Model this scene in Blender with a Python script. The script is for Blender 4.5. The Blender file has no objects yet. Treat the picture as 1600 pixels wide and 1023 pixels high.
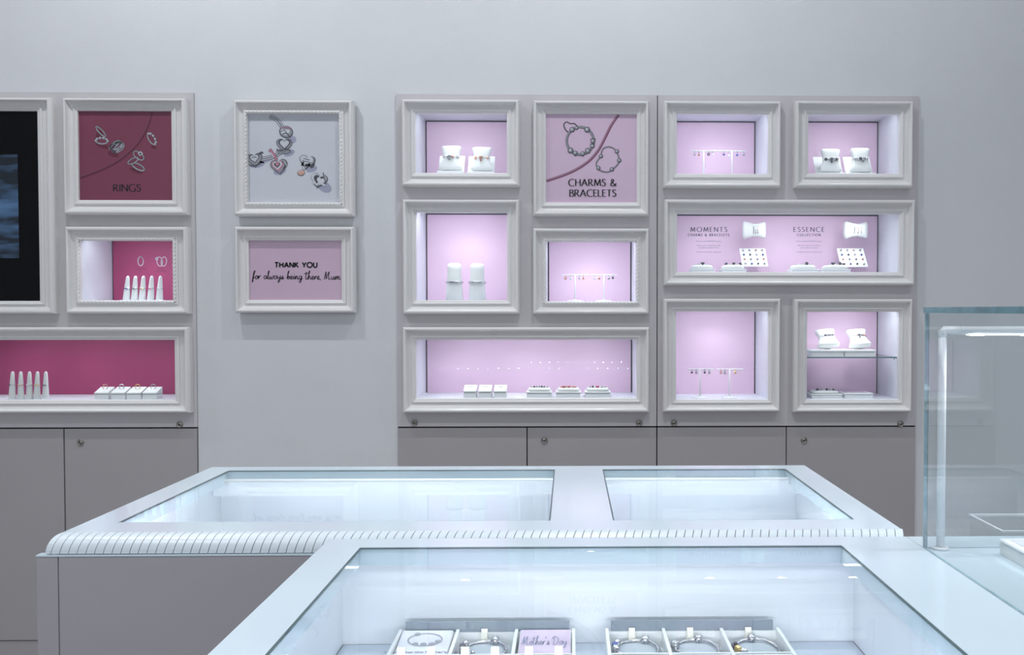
import bpy, math, random
from math import sin, cos, pi, radians, tan, atan, sqrt
from mathutils import Vector, Matrix
random.seed(7)
SC = bpy.context.scene
COL = SC.collection

# ---------------------------------------------------------------- camera
W, HH, F = 1600.0, 1023.0, 1437.0
PX, PY = 916.0, 521.0            # principal point of the (cropped) photograph
CH = 1.35                        # camera height
YAW, PITCH = atan(26 / F), atan(36 / F)
cam = bpy.data.cameras.new('camera')
camo = bpy.data.objects.new('camera', cam)
COL.objects.link(camo)
camo.location = (0, 0, CH)
camo.rotation_euler = (pi / 2 - PITCH, 0, -YAW)
cam.sensor_width = 36
cam.lens = F / W * 36
cam.shift_x = -(PX - W / 2) / W
cam.shift_y = (PY - HH / 2) / W
cam.clip_start = 0.02
SC.camera = camo
_R = Vector((cos(YAW), -sin(YAW), 0))
_F = Vector((sin(YAW) * cos(PITCH), cos(YAW) * cos(PITCH), -sin(PITCH)))
_U = Vector((sin(YAW) * sin(PITCH), cos(YAW) * sin(PITCH), cos(PITCH)))
def ray(u, v):
    return _F + _R * ((u - PX) / F) - _U * ((v - PY) / F)
def P(u, v, Y):                  # point of the vertical plane y = Y
    d = ray(u, v)
    t = Y / d.y
    return Vector((d.x * t, Y, CH + d.z * t))
def Q(u, v, Z):                  # point of the level plane z = Z
    d = ray(u, v)
    t = (Z - CH) / d.z
    return Vector((d.x * t, d.y * t, Z))
PXM = 3.47 / F                   # metres per pixel at the wall

# ---------------------------------------------------------------- world, lights, exposure
SC.view_settings.view_transform = 'Standard'
SC.view_settings.look = 'None'
SC.view_settings.gamma = 1
SC.view_settings.use_curve_mapping = False
SC.view_settings.exposure = 0.12
wd = bpy.data.worlds.new('World'); SC.world = wd; wd.use_nodes = True
wd.node_tree.nodes['Background'].inputs[0].default_value = (0.84, 0.90, 1.0, 1)
wd.node_tree.nodes['Background'].inputs[1].default_value = 0.85
SC.cycles.transparent_max_bounces = 24
SC.cycles.max_bounces = 10
SC.cycles.diffuse_bounces = 5
SC.cycles.glossy_bounces = 5
SC.cycles.sample_clamp_indirect = 30.0

COOL = (0.93, 0.96, 1.0)
def light(name, kind, loc, energy, color=COOL, rot=(0, 0, 0), size=0.05, size_y=None, angle=None, blend=0.6, radius=None, spread=None):
    l = bpy.data.lights.new(name, kind); l.energy = energy; l.color = color
    if kind == 'AREA':
        l.size = size
        if spread: l.spread = spread
        if size_y: l.shape = 'RECTANGLE'; l.size_y = size_y
    else:
        l.shadow_soft_size = radius if radius is not None else size
    if kind == 'SPOT':
        l.spot_size = angle; l.spot_blend = blend
    o = bpy.data.objects.new(name, l); COL.objects.link(o)
    o.location = loc; o.rotation_euler = rot
    return o
CEIL = 3.4
# wall washers in the ceiling, about 0.85 m off the display wall
for x, e in ((-3.1, 20), (-1.45, 40), (0.1, 34), (1.35, 13)):
    light('ceiling_spot', 'SPOT', (x, 2.54, CEIL - 0.05), e, rot=(radians(20), 0, 0), angle=radians(150), blend=0.9, radius=0.016)
# general ceiling spots over the counters
for x in (-1.6, 0.1, 1.8):
    for y in (0.2, 1.5):
        light('ceiling_spot', 'SPOT', (x, y, CEIL - 0.05), 52, angle=radians(120), blend=0.8, radius=0.05)

# ---------------------------------------------------------------- materials
def mat(name, col, rough=0.5, metal=0.0, spec=0.5, vary=0.03, scale=30.0, bump=0.0, bscale=200.0, coat=0.0, emit=None, estr=0.0, trans=0.0):
    m = bpy.data.materials.new(name); m.use_nodes = True
    nt = m.node_tree; b = nt.nodes['Principled BSDF']
    b.inputs['Roughness'].default_value = rough
    b.inputs['Metallic'].default_value = metal
    b.inputs['Specular IOR Level'].default_value = spec
    b.inputs['Coat Weight'].default_value = coat
    b.inputs['Coat Roughness'].default_value = 0.04
    b.inputs['Transmission Weight'].default_value = trans
    if emit:
        b.inputs['Emission Color'].default_value = (*emit, 1); b.inputs['Emission Strength'].default_value = estr
    tc = nt.nodes.new('ShaderNodeTexCoord')
    n = nt.nodes.new('ShaderNodeTexNoise'); n.inputs['Scale'].default_value = scale
    nt.links.new(tc.outputs['Object'], n.inputs['Vector'])
    r = nt.nodes.new('ShaderNodeValToRGB')
    c0 = [max(0, c * (1 - vary)) for c in col]; c1 = [min(1, c * (1 + vary)) for c in col]
    r.color_ramp.elements[0].color = (*c0, 1); r.color_ramp.elements[1].color = (*c1, 1)
    r.color_ramp.elements[0].position = 0.3; r.color_ramp.elements[1].position = 0.7
    nt.links.new(n.outputs['Fac'], r.inputs['Fac']); nt.links.new(r.outputs['Color'], b.inputs['Base Color'])
    if bump > 0:
        n2 = nt.nodes.new('ShaderNodeTexNoise'); n2.inputs['Scale'].default_value = bscale
        nt.links.new(tc.outputs['Object'], n2.inputs['Vector'])
        bp = nt.nodes.new('ShaderNodeBump'); bp.inputs['Strength'].default_value = bump; bp.inputs['Distance'].default_value = 0.002
        nt.links.new(n2.outputs['Fac'], bp.inputs['Height']); nt.links.new(bp.outputs['Normal'], b.inputs['Normal'])
    return m
def glassmat(name, tint=(0.96, 0.985, 0.98), strength=1.0, rough=0.0):
    # thin architectural glass: clear transmission with a Fresnel (Schlick) mirror on the outer faces
    m = bpy.data.materials.new(name); m.use_nodes = True
    nt = m.node_tree; nt.nodes.clear()
    N = nt.nodes.new; L = nt.links.new
    out = N('ShaderNodeOutputMaterial'); mix = N('ShaderNodeMixShader')
    tr = N('ShaderNodeBsdfTransparent'); tr.inputs[0].default_value = (*tint, 1)
    gl = N('ShaderNodeBsdfGlossy'); gl.inputs['Roughness'].default_value = rough
    lw = N('ShaderNodeLayerWeight'); lw.inputs['Blend'].default_value = 0.5
    p = N('ShaderNodeMath'); p.operation = 'POWER'; p.inputs[1].default_value = 5.0
    s = N('ShaderNodeMath'); s.operation = 'MULTIPLY_ADD'; s.inputs[1].default_value = 0.95 * strength; s.inputs[2].default_value = 0.045 * strength
    g = N('ShaderNodeNewGeometry')
    inv = N('ShaderNodeMath'); inv.operation = 'SUBTRACT'; inv.inputs[0].default_value = 1.0
    mu = N('ShaderNodeMath'); mu.operation = 'MULTIPLY'
    L(lw.outputs['Facing'], p.inputs[0]); L(p.outputs[0], s.inputs[0])
    L(g.outputs['Backfacing'], inv.inputs[1]); L(s.outputs[0], mu.inputs[0]); L(inv.outputs[0], mu.inputs[1])
    L(mu.outputs[0], mix.inputs[0]); L(tr.outputs[0], mix.inputs[1]); L(gl.outputs[0], mix.inputs[2]); L(mix.outputs[0], out.inputs[0])
    return m
M = {
 'wall': mat('wall_paint', (0.70, 0.71, 0.72), 0.75, bump=0.25, bscale=260, vary=0.012, scale=6),
 'panel': mat('panel_paint', (0.58, 0.555, 0.568), 0.55, bump=0.08, bscale=300, vary=0.012, scale=5),
 'door': mat('door_paint', (0.415, 0.395, 0.40), 0.5, bump=0.08, bscale=300, vary=0.015, scale=5),
 'body': mat('counter_body_paint', (0.40, 0.38, 0.395), 0.5, bump=0.08, bscale=300, vary=0.02, scale=5),
 'frame': mat('frame_lacquer', (0.80, 0.79, 0.775), 0.36, vary=0.005),
 'niche': mat('niche_white', (0.72, 0.74, 0.80), 0.45, vary=0.01),
 'dark': mat('shadow_gap', (0.05, 0.055, 0.065), 0.7),
 'pink': mat('pink_backing', (0.82, 0.60, 0.75), 0.55, vary=0.02, scale=8),
 'magenta': mat('magenta_backing', (0.40, 0.055, 0.16), 0.5, vary=0.03, scale=8),
 'poster_red': mat('poster_burgundy', (0.21, 0.045, 0.085), 0.4, vary=0.05, scale=5, coat=0.35),
 'poster_red2': mat('poster_burgundy_shade', (0.13, 0.02, 0.04), 0.4, coat=0.35),
 'poster_white': mat('poster_pale', (0.60, 0.625, 0.67), 0.4, vary=0.02, scale=4, coat=0.3),
 'poster_pink': mat('poster_pink', (0.60, 0.43, 0.55), 0.4, vary=0.03, scale=4, coat=0.35),
 'poster_pink2': mat('poster_pink_pale', (0.66, 0.49, 0.63), 0.4, vary=0.03, scale=4, coat=0.35),
 'cord': mat('print_cord', (0.20, 0.07, 0.13), 0.5),
 'cord2': mat('print_cord_light', (0.36, 0.19, 0.27), 0.5),
 'ink': mat('ink_black', (0.012, 0.012, 0.016), 0.5),
 'ink_blue': mat('ink_faded_blue', (0.22, 0.24, 0.36), 0.5),
 'ink2': mat('ink_violet_grey', (0.12, 0.09, 0.16), 0.5),
 'pgrey': mat('print_silver', (0.30, 0.31, 0.34), 0.4, vary=0.35, scale=900),
 'plight': mat('print_silver_light', (0.58, 0.60, 0.64), 0.4, vary=0.2, scale=900),
 'pdark': mat('print_silver_dark', (0.07, 0.07, 0.085), 0.4, vary=0.3, scale=900),
 'pshade': mat('print_shadow_lilac', (0.36, 0.36, 0.47), 0.4),
 'ppink': mat('print_pink', (0.50, 0.20, 0.28), 0.4, vary=0.2, scale=900),
 'pink_deep': mat('print_pink_deep', (0.38, 0.10, 0.20), 0.4),
 'prose': mat('print_rose', (0.60, 0.36, 0.28), 0.4, vary=0.1),
 'screen': mat('screen_black', (0.004, 0.004, 0.005), 0.25, spec=0.2),
 'white': mat('display_white', (0.84, 0.85, 0.85), 0.45, vary=0.01),
 'leather': mat('display_leatherette', (0.80, 0.82, 0.80), 0.6, vary=0.015, bump=0.15, bscale=900),
 'counter': mat('counter_lacquer', (0.63, 0.735, 0.80), 0.16, vary=0.008, scale=4, coat=0.3),
 'counterin': mat('counter_interior', (0.80, 0.83, 0.87), 0.35, vary=0.01, scale=4),
 'counterfl': mat('counter_floor', (0.52, 0.58, 0.66), 0.25, vary=0.02, scale=6),
 'rim': mat('rim_lacquer', (0.64, 0.71, 0.75), 0.30, vary=0.01, scale=4),
 'groove': mat('rim_groove', (0.20, 0.18, 0.17), 0.7),
 'seal': mat('glass_seal', (0.07, 0.12, 0.125), 0.3),
 'gedge': mat('glass_edge_teal', (0.10, 0.22, 0.26), 0.12, vary=0.15, scale=60, spec=0.8),
 'gedge2': mat('glass_edge_pale', (0.27, 0.41, 0.46), 0.12, vary=0.2, scale=60),
 'silver': mat('silver', (0.55, 0.55, 0.57), 0.24, metal=1.0, vary=0.55, scale=420),
 'steel': mat('lock_steel', (0.36, 0.34, 0.31), 0.32, metal=1.0, vary=0.1, scale=200),
 'lockhole': mat('lock_core', (0.05, 0.045, 0.04), 0.4, metal=0.6),
 'rose': mat('rose_gold', (0.80, 0.45, 0.36), 0.2, metal=1.0, vary=0.08, scale=300),
 'gold': mat('gold', (0.85, 0.62, 0.25), 0.2, metal=1.0, vary=0.08, scale=300),
 'stone_pink': mat('stone_pink', (0.70, 0.10, 0.22), 0.15),
 'stone_blue': mat('stone_blue', (0.06, 0.10, 0.38), 0.15),
 'stone_clear': mat('stone_clear', (0.75, 0.78, 0.82), 0.1),
 'stone_dark': mat('oxidised_silver', (0.12, 0.12, 0.14), 0.25, metal=0.8),
 'acrylic': mat('grey_acrylic', (0.26, 0.31, 0.36), 0.12),
 'ribbon': mat('ribbon_ivory', (0.80, 0.77, 0.68), 0.5, vary=0.03, scale=200),
 'card': mat('card_lilac', (0.62, 0.50, 0.64), 0.4, vary=0.10, scale=25),
 'card2': mat('card_pale', (0.68, 0.68, 0.76), 0.4, vary=0.08, scale=25),
 'grey_in': mat('grey_inlay', (0.48, 0.53, 0.58), 0.4),  # plain grey of the tray cushions and the counter seam
 'floor': mat('floor_tile', (0.38, 0.37, 0.38), 0.25, vary=0.06, scale=3),
 'ceil': mat('ceiling_paint', (0.72, 0.73, 0.74), 0.8, vary=0.01),
 'metalwhite': mat('white_powdercoat', (0.78, 0.79, 0.80), 0.3, vary=0.01),
 'ledchip': mat('led_chip_bare', (1, 1, 1), 0.5, emit=(0.86, 0.93, 1.0), estr=70),
 'led': mat('led_chip', (1, 1, 1), 0.5, emit=(0.86, 0.93, 1.0), estr=18),
 'ledsoft': mat('led_diffuser', (1, 1, 1), 0.5, emit=(0.86, 0.93, 1.0), estr=2.2),
 'tubeglow': mat('lamp_tube_glow', (0.8, 0.8, 0.8), 0.4, emit=(0.95, 0.97, 1.0), estr=0.35),
 'glass': glassmat('clear_glass', (0.975, 0.985, 0.985), 1.0),
 'counterglass': glassmat('counter_glass', (0.95, 0.975, 0.975), 0.6),
 'vitrineglass': glassmat('vitrine_glass', (0.95, 0.97, 0.975), 1.3),
}
def screen_reflection():
    # blue reflection of the doorway, painted as glowing colour on the dark screen
    m = bpy.data.materials.new('painted_reflection'); m.use_nodes = True
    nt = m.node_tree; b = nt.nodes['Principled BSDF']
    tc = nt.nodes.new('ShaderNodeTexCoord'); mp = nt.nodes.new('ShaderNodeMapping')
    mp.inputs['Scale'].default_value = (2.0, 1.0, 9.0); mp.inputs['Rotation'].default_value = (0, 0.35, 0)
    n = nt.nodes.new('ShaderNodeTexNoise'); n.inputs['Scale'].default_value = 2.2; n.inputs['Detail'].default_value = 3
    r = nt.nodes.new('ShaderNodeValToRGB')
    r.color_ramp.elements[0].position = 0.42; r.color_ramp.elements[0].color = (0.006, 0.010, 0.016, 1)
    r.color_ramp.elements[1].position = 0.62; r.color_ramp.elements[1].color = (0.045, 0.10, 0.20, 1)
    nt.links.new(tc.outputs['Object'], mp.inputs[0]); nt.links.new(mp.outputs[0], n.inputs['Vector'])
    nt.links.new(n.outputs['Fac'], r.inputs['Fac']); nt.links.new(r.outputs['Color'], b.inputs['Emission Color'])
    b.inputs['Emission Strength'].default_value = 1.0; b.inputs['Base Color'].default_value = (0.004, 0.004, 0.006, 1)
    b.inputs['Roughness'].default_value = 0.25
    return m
M['screenrefl'] = screen_reflection()

# ---------------------------------------------------------------- mesh helpers
class MB:
    def __init__(s): s.v = []; s.f = []; s.mi = []; s.sm = []
    def add(s, vs, fs, mi=0, smooth=False):
        o = len(s.v); s.v += [tuple(v) for v in vs]
        for f in fs:
            s.f.append(tuple(o + i for i in f)); s.mi.append(mi); s.sm.append(smooth)
    def box(s, x0, x1, y0, y1, z0, z1, mi=0, side=None):
        # side: material index of the faces other than the two largest
        vs = [(x0,y0,z0),(x1,y0,z0),(x1,y1,z0),(x0,y1,z0),(x0,y0,z1),(x1,y0,z1),(x1,y1,z1),(x0,y1,z1)]
        fs = [(0,3,2,1),(4,5,6,7),(0,1,5,4),(2,3,7,6),(1,2,6,5),(3,0,4,7)]
        if side is None:
            s.add(vs, fs, mi); return
        ext = [(abs(z1-z0), 0), (abs(y1-y0), 2), (abs(x1-x0), 4)]; k = min(ext)[1]
        o = len(s.v); s.v += vs
        for i, f in enumerate(fs):
            s.f.append(tuple(o + j for j in f)); s.mi.append(mi if i in (k, k+1) else side); s.sm.append(False)
    def bevbox(s, x0, x1, y0, y1, z0, z1, b=0.002, mi=0):
        # box with chamfered edges on the vertical and the upper rim
        def ring(z, i): return [(x0+i+b,y0+i,z),(x1-i-b,y0+i,z),(x1-i,y0+i+b,z),(x1-i,y1-i-b,z),(x1-i-b,y1-i,z),(x0+i+b,y1-i,z),(x0+i,y1-i-b,z),(x0+i,y0+i+b,z)]
        s.loft([ring(z0,0), ring(z1-b,0), ring(z1,b)], mi, caps=True)
    def loft(s, rings, mi=0, caps=True, smooth=False, closed=True):
        n = len(rings[0]); o = len(s.v)
        for r in rings: s.v += [tuple(p) for p in r]
        for k in range(len(rings)-1):
            for i in range(n if closed else n-1):
                j = (i+1) % n
                s.f.append((o+k*n+i, o+k*n+j, o+(k+1)*n+j, o+(k+1)*n+i)); s.mi.append(mi); s.sm.append(smooth)
        if caps:
            s.f.append(tuple(o+i for i in reversed(range(n)))); s.mi.append(mi); s.sm.append(False)
            m = o+(len(rings)-1)*n
            s.f.append(tuple(m+i for i in range(n))); s.mi.append(mi); s.sm.append(False)
    def lathe(s, c, prof, n=16, mi=0, axis='z', smooth=True, caps=True, sy=1.0):
        rings = []
        for r, h in prof:
            rg = []
            for i in range(n):
                a = 2*pi*i/n
                p = (r*cos(a), r*sin(a)*sy, h)
                if axis == 'y': p = (p[0], -p[2], p[1])      # axis points to -y (towards the viewer)
                if axis == 'x': p = (p[2], p[0], p[1])
                rg.append((c[0]+p[0], c[1]+p[1], c[2]+p[2]))
            rings.append(rg)
        s.loft(rings, mi, caps, smooth)
    def tube(s, pts, r, n=8, mi=0, closed=False, caps=True):
        pts = [Vector(p) for p in pts]; rings = []; N = len(pts)
        for i, p in enumerate(pts):
            a = pts[(i-1) % N] if (closed or i > 0) else p
            b = pts[(i+1) % N] if (closed or i < N-1) else p
            t = (b-a).normalized()
            up = Vector((0,0,1)) if abs(t.z) < 0.9 else Vector((0,1,0))
            x = t.cross(up).normalized(); y = x.cross(t)
            rr = r(i/(N-1)) if callable(r) else r
            rings.append([p + x*rr*cos(2*pi*k/n) + y*rr*sin(2*pi*k/n) for k in range(n)])
        if closed: rings.append(rings[0])
        s.loft(rings, mi, caps and not closed, True)
    def torus(s, c, R, r, n=24, m=8, mi=0, M3=None):
        pts = []
        for i in range(n):
            a = 2*pi*i/n; p = Vector((R*cos(a), 0, R*sin(a)))
            if M3 is not None: p = M3 @ p
            pts.append(Vector(c)+p)
        s.tube(pts, r, m, mi, closed=True)
    def ball(s, c, r, mi=0, n=10, m=6, sc=(1,1,1)):
        rings = []
        for k in range(m+1):
            a = -pi/2 + pi*k/m
            rr = max(r*cos(a), r*0.02)
            rings.append([(c[0]+rr*cos(2*pi*i/n)*sc[0], c[1]+rr*sin(2*pi*i/n)*sc[1], c[2]+r*sin(a)*sc[2]) for i in range(n)])
        s.loft(rings, mi, True, True)
    def heart(s, c, w, t, mi=0):
        pts = []
        for i in range(18):
            a = 2*pi*i/18
            x = 16*sin(a)**3; y = 13*cos(a)-5*cos(2*a)-2*cos(3*a)-cos(4*a)
            pts.append((x/32*w, y/32*w))
        rings = [[(c[0]+x*k, c[1]+d, c[2]+z*k) for x, z in pts] for k, d in ((0.7,-t/2),(1,-t/6),(1,t/6),(0.7,t/2))]
        s.loft(rings, mi, True, True)
    def mesh(s, name, mats):
        me = bpy.data.meshes.new(name)
        me.from_pydata(s.v, [], s.f)
        for m in (mats if isinstance(mats, (list, tuple)) else [mats]): me.materials.append(M[m])
        me.polygons.foreach_set('material_index', s.mi); me.polygons.foreach_set('use_smooth', s.sm)
        me.update(); return me
    def build(s, name, mats, parent=None, loc=None, label=None):
        return place(name, s.mesh(name, mats), parent, loc, label)
def place(name, me, parent=None, loc=None, label=None, rot=None):
    o = bpy.data.objects.new(name, me); COL.objects.link(o)
    if loc is not None: o.location = loc
    if rot is not None: o.rotation_euler = rot
    if parent is not None:
        o.parent = parent
    if label: o['label'] = label
    return o
def tag(o, label, cat, group=None, kind=None):
    o['label'] = label
    if cat: o['category'] = cat
    if group: o['group'] = group
    if kind: o['kind'] = kind
    return o
def thing(name, label, cat, loc=(0,0,0), group=None, rot=None):
    o = bpy.data.objects.new(name, None); COL.objects.link(o); o.location = loc
    o.empty_display_size = 0.02
    if rot: o.rotation_euler = rot
    return tag(o, label, cat, group)
def struct(name, mb, mats, parent=None):
    o = mb.build(name, mats, parent); o['kind'] = 'structure'; return o
def holes(mb, rect, hs, y0, y1, mi=0):
    # slab in the x-z plane between y0 and y1 with rectangular openings
    x0, z0, x1, z1 = rect
    xs = sorted(set([x0, x1] + [min(max(h[i], x0), x1) for h in hs for i in (0, 2)]))
    zs = sorted(set([z0, z1] + [min(max(h[i], z0), z1) for h in hs for i in (1, 3)]))
    for a, b in zip(xs, xs[1:]):
        run = None
        for c, d in zip(zs, zs[1:]):
            inside = any(h[0]-1e-6 <= a and b <= h[2]+1e-6 and h[1]-1e-6 <= c and d <= h[3]+1e-6 for h in hs)
            if inside:
                if run: mb.box(a, b, y0, y1, run[0], run[1], mi); run = None
            else: run = (run[0], d) if run else (c, d)
        if run: mb.box(a, b, y0, y1, run[0], run[1], mi)
def holes_flat(mb, rect, hs, z0, z1, mi=0):
    # the same for a level slab: rect and holes are (x0, y0, x1, y1)
    t = MB(); holes(t, rect, hs, z0, z1, mi)
    o = len(mb.v); mb.v += [(x, z, y) for x, y, z in t.v]
    for f, m_, s_ in zip(t.f, t.mi, t.sm):
        mb.f.append(tuple(o+i for i in reversed(f))); mb.mi.append(m_); mb.sm.append(s_)

# ---------------------------------------------------------------- depth layout
YW = 3.50      # plaster wall
YP = 3.49      # face of the display panels and cabinet doors
YL = 3.476     # inner lip of the frames
YO = 3.455     # outer contour of the frames
YB = 3.715     # back of the niches
ZT = CH - 0.33 # counter height

# ---------------------------------------------------------------- room shell
xL0 = P(-103, 450, YP).x; xL1 = P(305.5, 450, YP).x
xR0 = P(620, 450, YP).x; xR1 = P(1433.5, 450, YP).x; xRm = P(1026.8, 450, YP).x
zPt = P(900, 148, YP).z; zPtL = P(200, 144.5, YP).z
zC = P(900, 666.5, YP).z
zPl = P(30, 1001, YP).z
wb = MB(); holes(wb, (-4.2, 0, 4.2, CEIL), [(xL0, 0, xL1+0.0004, zPtL+0.0006), (xR0, 0, xR1, zPt+0.0006)], YW, YW+0.10)
wb.box(-4.2, 4.2, YW+0.30, YW+0.36, 0, CEIL); wb.box(-4.2, -4.1, YW+.1, YW+.3, 0, CEIL); wb.box(4.1, 4.2, YW+.1, YW+.3, 0, CEIL); wb.box(-4.1, 4.1, YW+.1, YW+.3, CEIL-.1, CEIL)  # unseen rear skin, added to keep world light from entering behind
struct('wall_back', wb, 'wall')
b = MB(); b.box(-4.2, 4.2, -3.2, YW+0.1, -0.1, 0); struct('floor', b, 'floor')
b = MB(); b.box(-4.2, 4.2, -3.2, YW+0.1, CEIL, CEIL+0.1); struct('ceiling', b, 'ceil')
b = MB(); b.box(-4.3, -4.2, -3.2, YW+0.1, 0, CEIL); struct('wall_left', b, 'wall')
b = MB(); b.box(4.2, 4.3, -3.2, YW+0.1, 0, CEIL); struct('wall_right', b, 'wall')

# ---------------------------------------------------------------- frames and niches
def prect(x0, y0, x1, y1, Y):
    a = P(x0, (y0+y1)/2, Y).x, P((x0+x1)/2, y1, Y).z, P(x1, (y0+y1)/2, Y).x, P((x0+x1)/2, y0, Y).z
    return a
PROF = [(0.0,0.0),(0.0,0.028),(0.05,0.035),(0.13,0.040),(0.22,0.0395),(0.26,0.036),(0.28,0.032),(0.36,0.0225),(0.46,0.0165),(0.58,0.0135),
        (0.69,0.0130),(0.70,0.0190),(0.77,0.0205),(0.82,0.0190),(0.83,0.0155),(0.93,0.0145),(1.0,0.012),(1.0,0.0)]
def frame_mesh(outer, inner):
    mb = MB(); rings = []
    for t, d in PROF:
        r = [outer[i]*(1-t)+inner[i]*t for i in range(4)]
        y = YP - d
        rings.append([(r[0],y,r[1]),(r[2],y,r[1]),(r[2],y,r[3]),(r[0],y,r[3])])
    for i in range(4):               # one mitred rail after the other
        j = (i+1) % 4
        rails = [[r[i], r[j]] for r in rings]
        vs = [p for q in rails for p in q]
        fs = [(2*k+1, 2*k, 2*k+2, 2*k+3) for k in range(len(rails)-1)]
        mb.add(vs, fs, 0, False)
    return mb
def rope_mesh(inner, w):
    mb = MB(); r = 0.0058; off = 0.0066
    x0, z0, x1, z1 = inner[0]-off, inner[1]-off, inner[2]+off, inner[3]+off
    cs = [(x0,z0),(x1,z0),(x1,z1),(x0,z1)]; y = YP - 0.0190
    for i in range(4):
        a = Vector((cs[i][0], y, cs[i][1])); c = Vector((cs[(i+1)%4][0], y, cs[(i+1)%4][1]))
        L = (c-a).length; n = int(L/0.0018); t = (c-a)/L; nx = Vector((0,-1,0)); ny = t.cross(nx)
        rings = []
        for k in range(n+1):
            s = k/n*L; ph = s/0.0145*2*pi; rg = []
            for q in range(10):
                th = 2*pi*q/10
                rr = r*(0.62+0.46*abs(cos(th-ph/2)))
                rg.append(a+t*s+nx*rr*cos(th)+ny*rr*sin(th)*1.05)
            rings.append(rg)
        mb.loft(rings, 0, True, True)
    return mb
FR = {}
def framed(key, name, label, cat, outer, inner, rope=False, group=None):
    o = prect(*outer, YO); i = prect(*inner, YL)
    root = thing(name, label, cat, ((o[0]+o[2])/2, YP, o[1]), group)
    FR[key] = dict(root=root, o=o, i=i)
    wpart(frame_mesh(o, i), 'frame', 'frame', root)
    if rope: wpart(rope_mesh(i, 0), 'rope_trim', 'frame', root)
    return FR[key]
def wpart(mb, name, mats, root, label=None):
    # part modelled in world coordinates
    o = mb.build(name, mats, root, None, label)
    r = root
    m = Matrix.Identity(4); chain = []
    while r is not None:
        chain.append(r); r = r.parent
    for r in reversed(chain):
        m = m @ r.matrix_parent_inverse @ (Matrix.Translation(r.location) @ r.rotation_euler.to_matrix().to_4x4())
    o.matrix_parent_inverse = m.inverted()
    return o
def niche(key, back='pink', lights=1, energy=1.6, gap=(1, 1)):
    d = FR[key]; root = d['root']; x0, z0, x1, z1 = d['i']
    zt = z1 + 0.022; t = 0.006; yf = YP + 0.0003
    d['zf'] = z0; d['zt'] = zt
    m = MB()
    m.box(x0-t, x0, yf, YB+0.012, z0-t, zt+t); m.box(x1, x1+t, yf, YB+0.012, z0-t, zt+t)
    m.box(x0, x1, yf, YB+0.012, z0-t, z0); m.box(x0, x1, yf+0.012, YB+0.012, zt, zt+t)
    m.box(x0, x1, YB+0.006, YB+0.012, z0, zt, 1)
    wpart(m, 'niche_lining', ['niche', 'dark'], root)
    g = 0.0055
    m = MB(); m.box(x0+g, x1-g, YB, YB+0.006, z0, zt-g)
    bp = wpart(m, 'back_panel', back, root)
    d['bp'] = bp
    m = MB(); m.box(x0+0.001, x1-0.001, YP-0.004, YP, z0+0.0005, z1-0.0005); wpart(m, 'glass_pane', 'glass', root)
    for k in range(lights):
        x = x0 + (x1-x0)*(k+0.5)/lights; y = 3.556
        m = MB(); m.lathe((x, y, zt), [(0.024,0),(0.024,-0.003),(0.019,-0.004),(0.018,-0.002)], 24, 0, caps=False)
        dl = wpart(m, 'downlight', 'silver', root)
        m = MB(); m.lathe((x, y, zt-0.0016), [(0.018,0),(0.018,-0.0008)], 20, 0); wpart(m, 'lamp_lens', 'led', dl)
        light('niche_light', 'SPOT', (x, y, zt-0.006), energy*.17, (0.90, 0.93, 1.0), (radians(12), 0, 0), angle=radians(120), blend=1.0, radius=0.012)
    light('niche_fill', 'AREA', ((x0+x1)/2, 3.517, zt-0.008), energy*lights*.037, (0.90, 0.93, 1.0), (radians(18), 0, 0), size=(x1-x0)*.8, size_y=.022)  # added fill lamp, hidden behind the frame, evens the niche light
    return d
def poster(key, m):
    d = FR[key]; x0, z0, x1, z1 = d['i']
    b = MB(); b.box(x0-0.002, x1+0.002, YP-0.003, YP+0.001, z0-0.002, z1+0.002)
    d['poster'] = wpart(b, 'poster', m, d['root'])
    d['Y'] = YP-0.003
    return d

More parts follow.
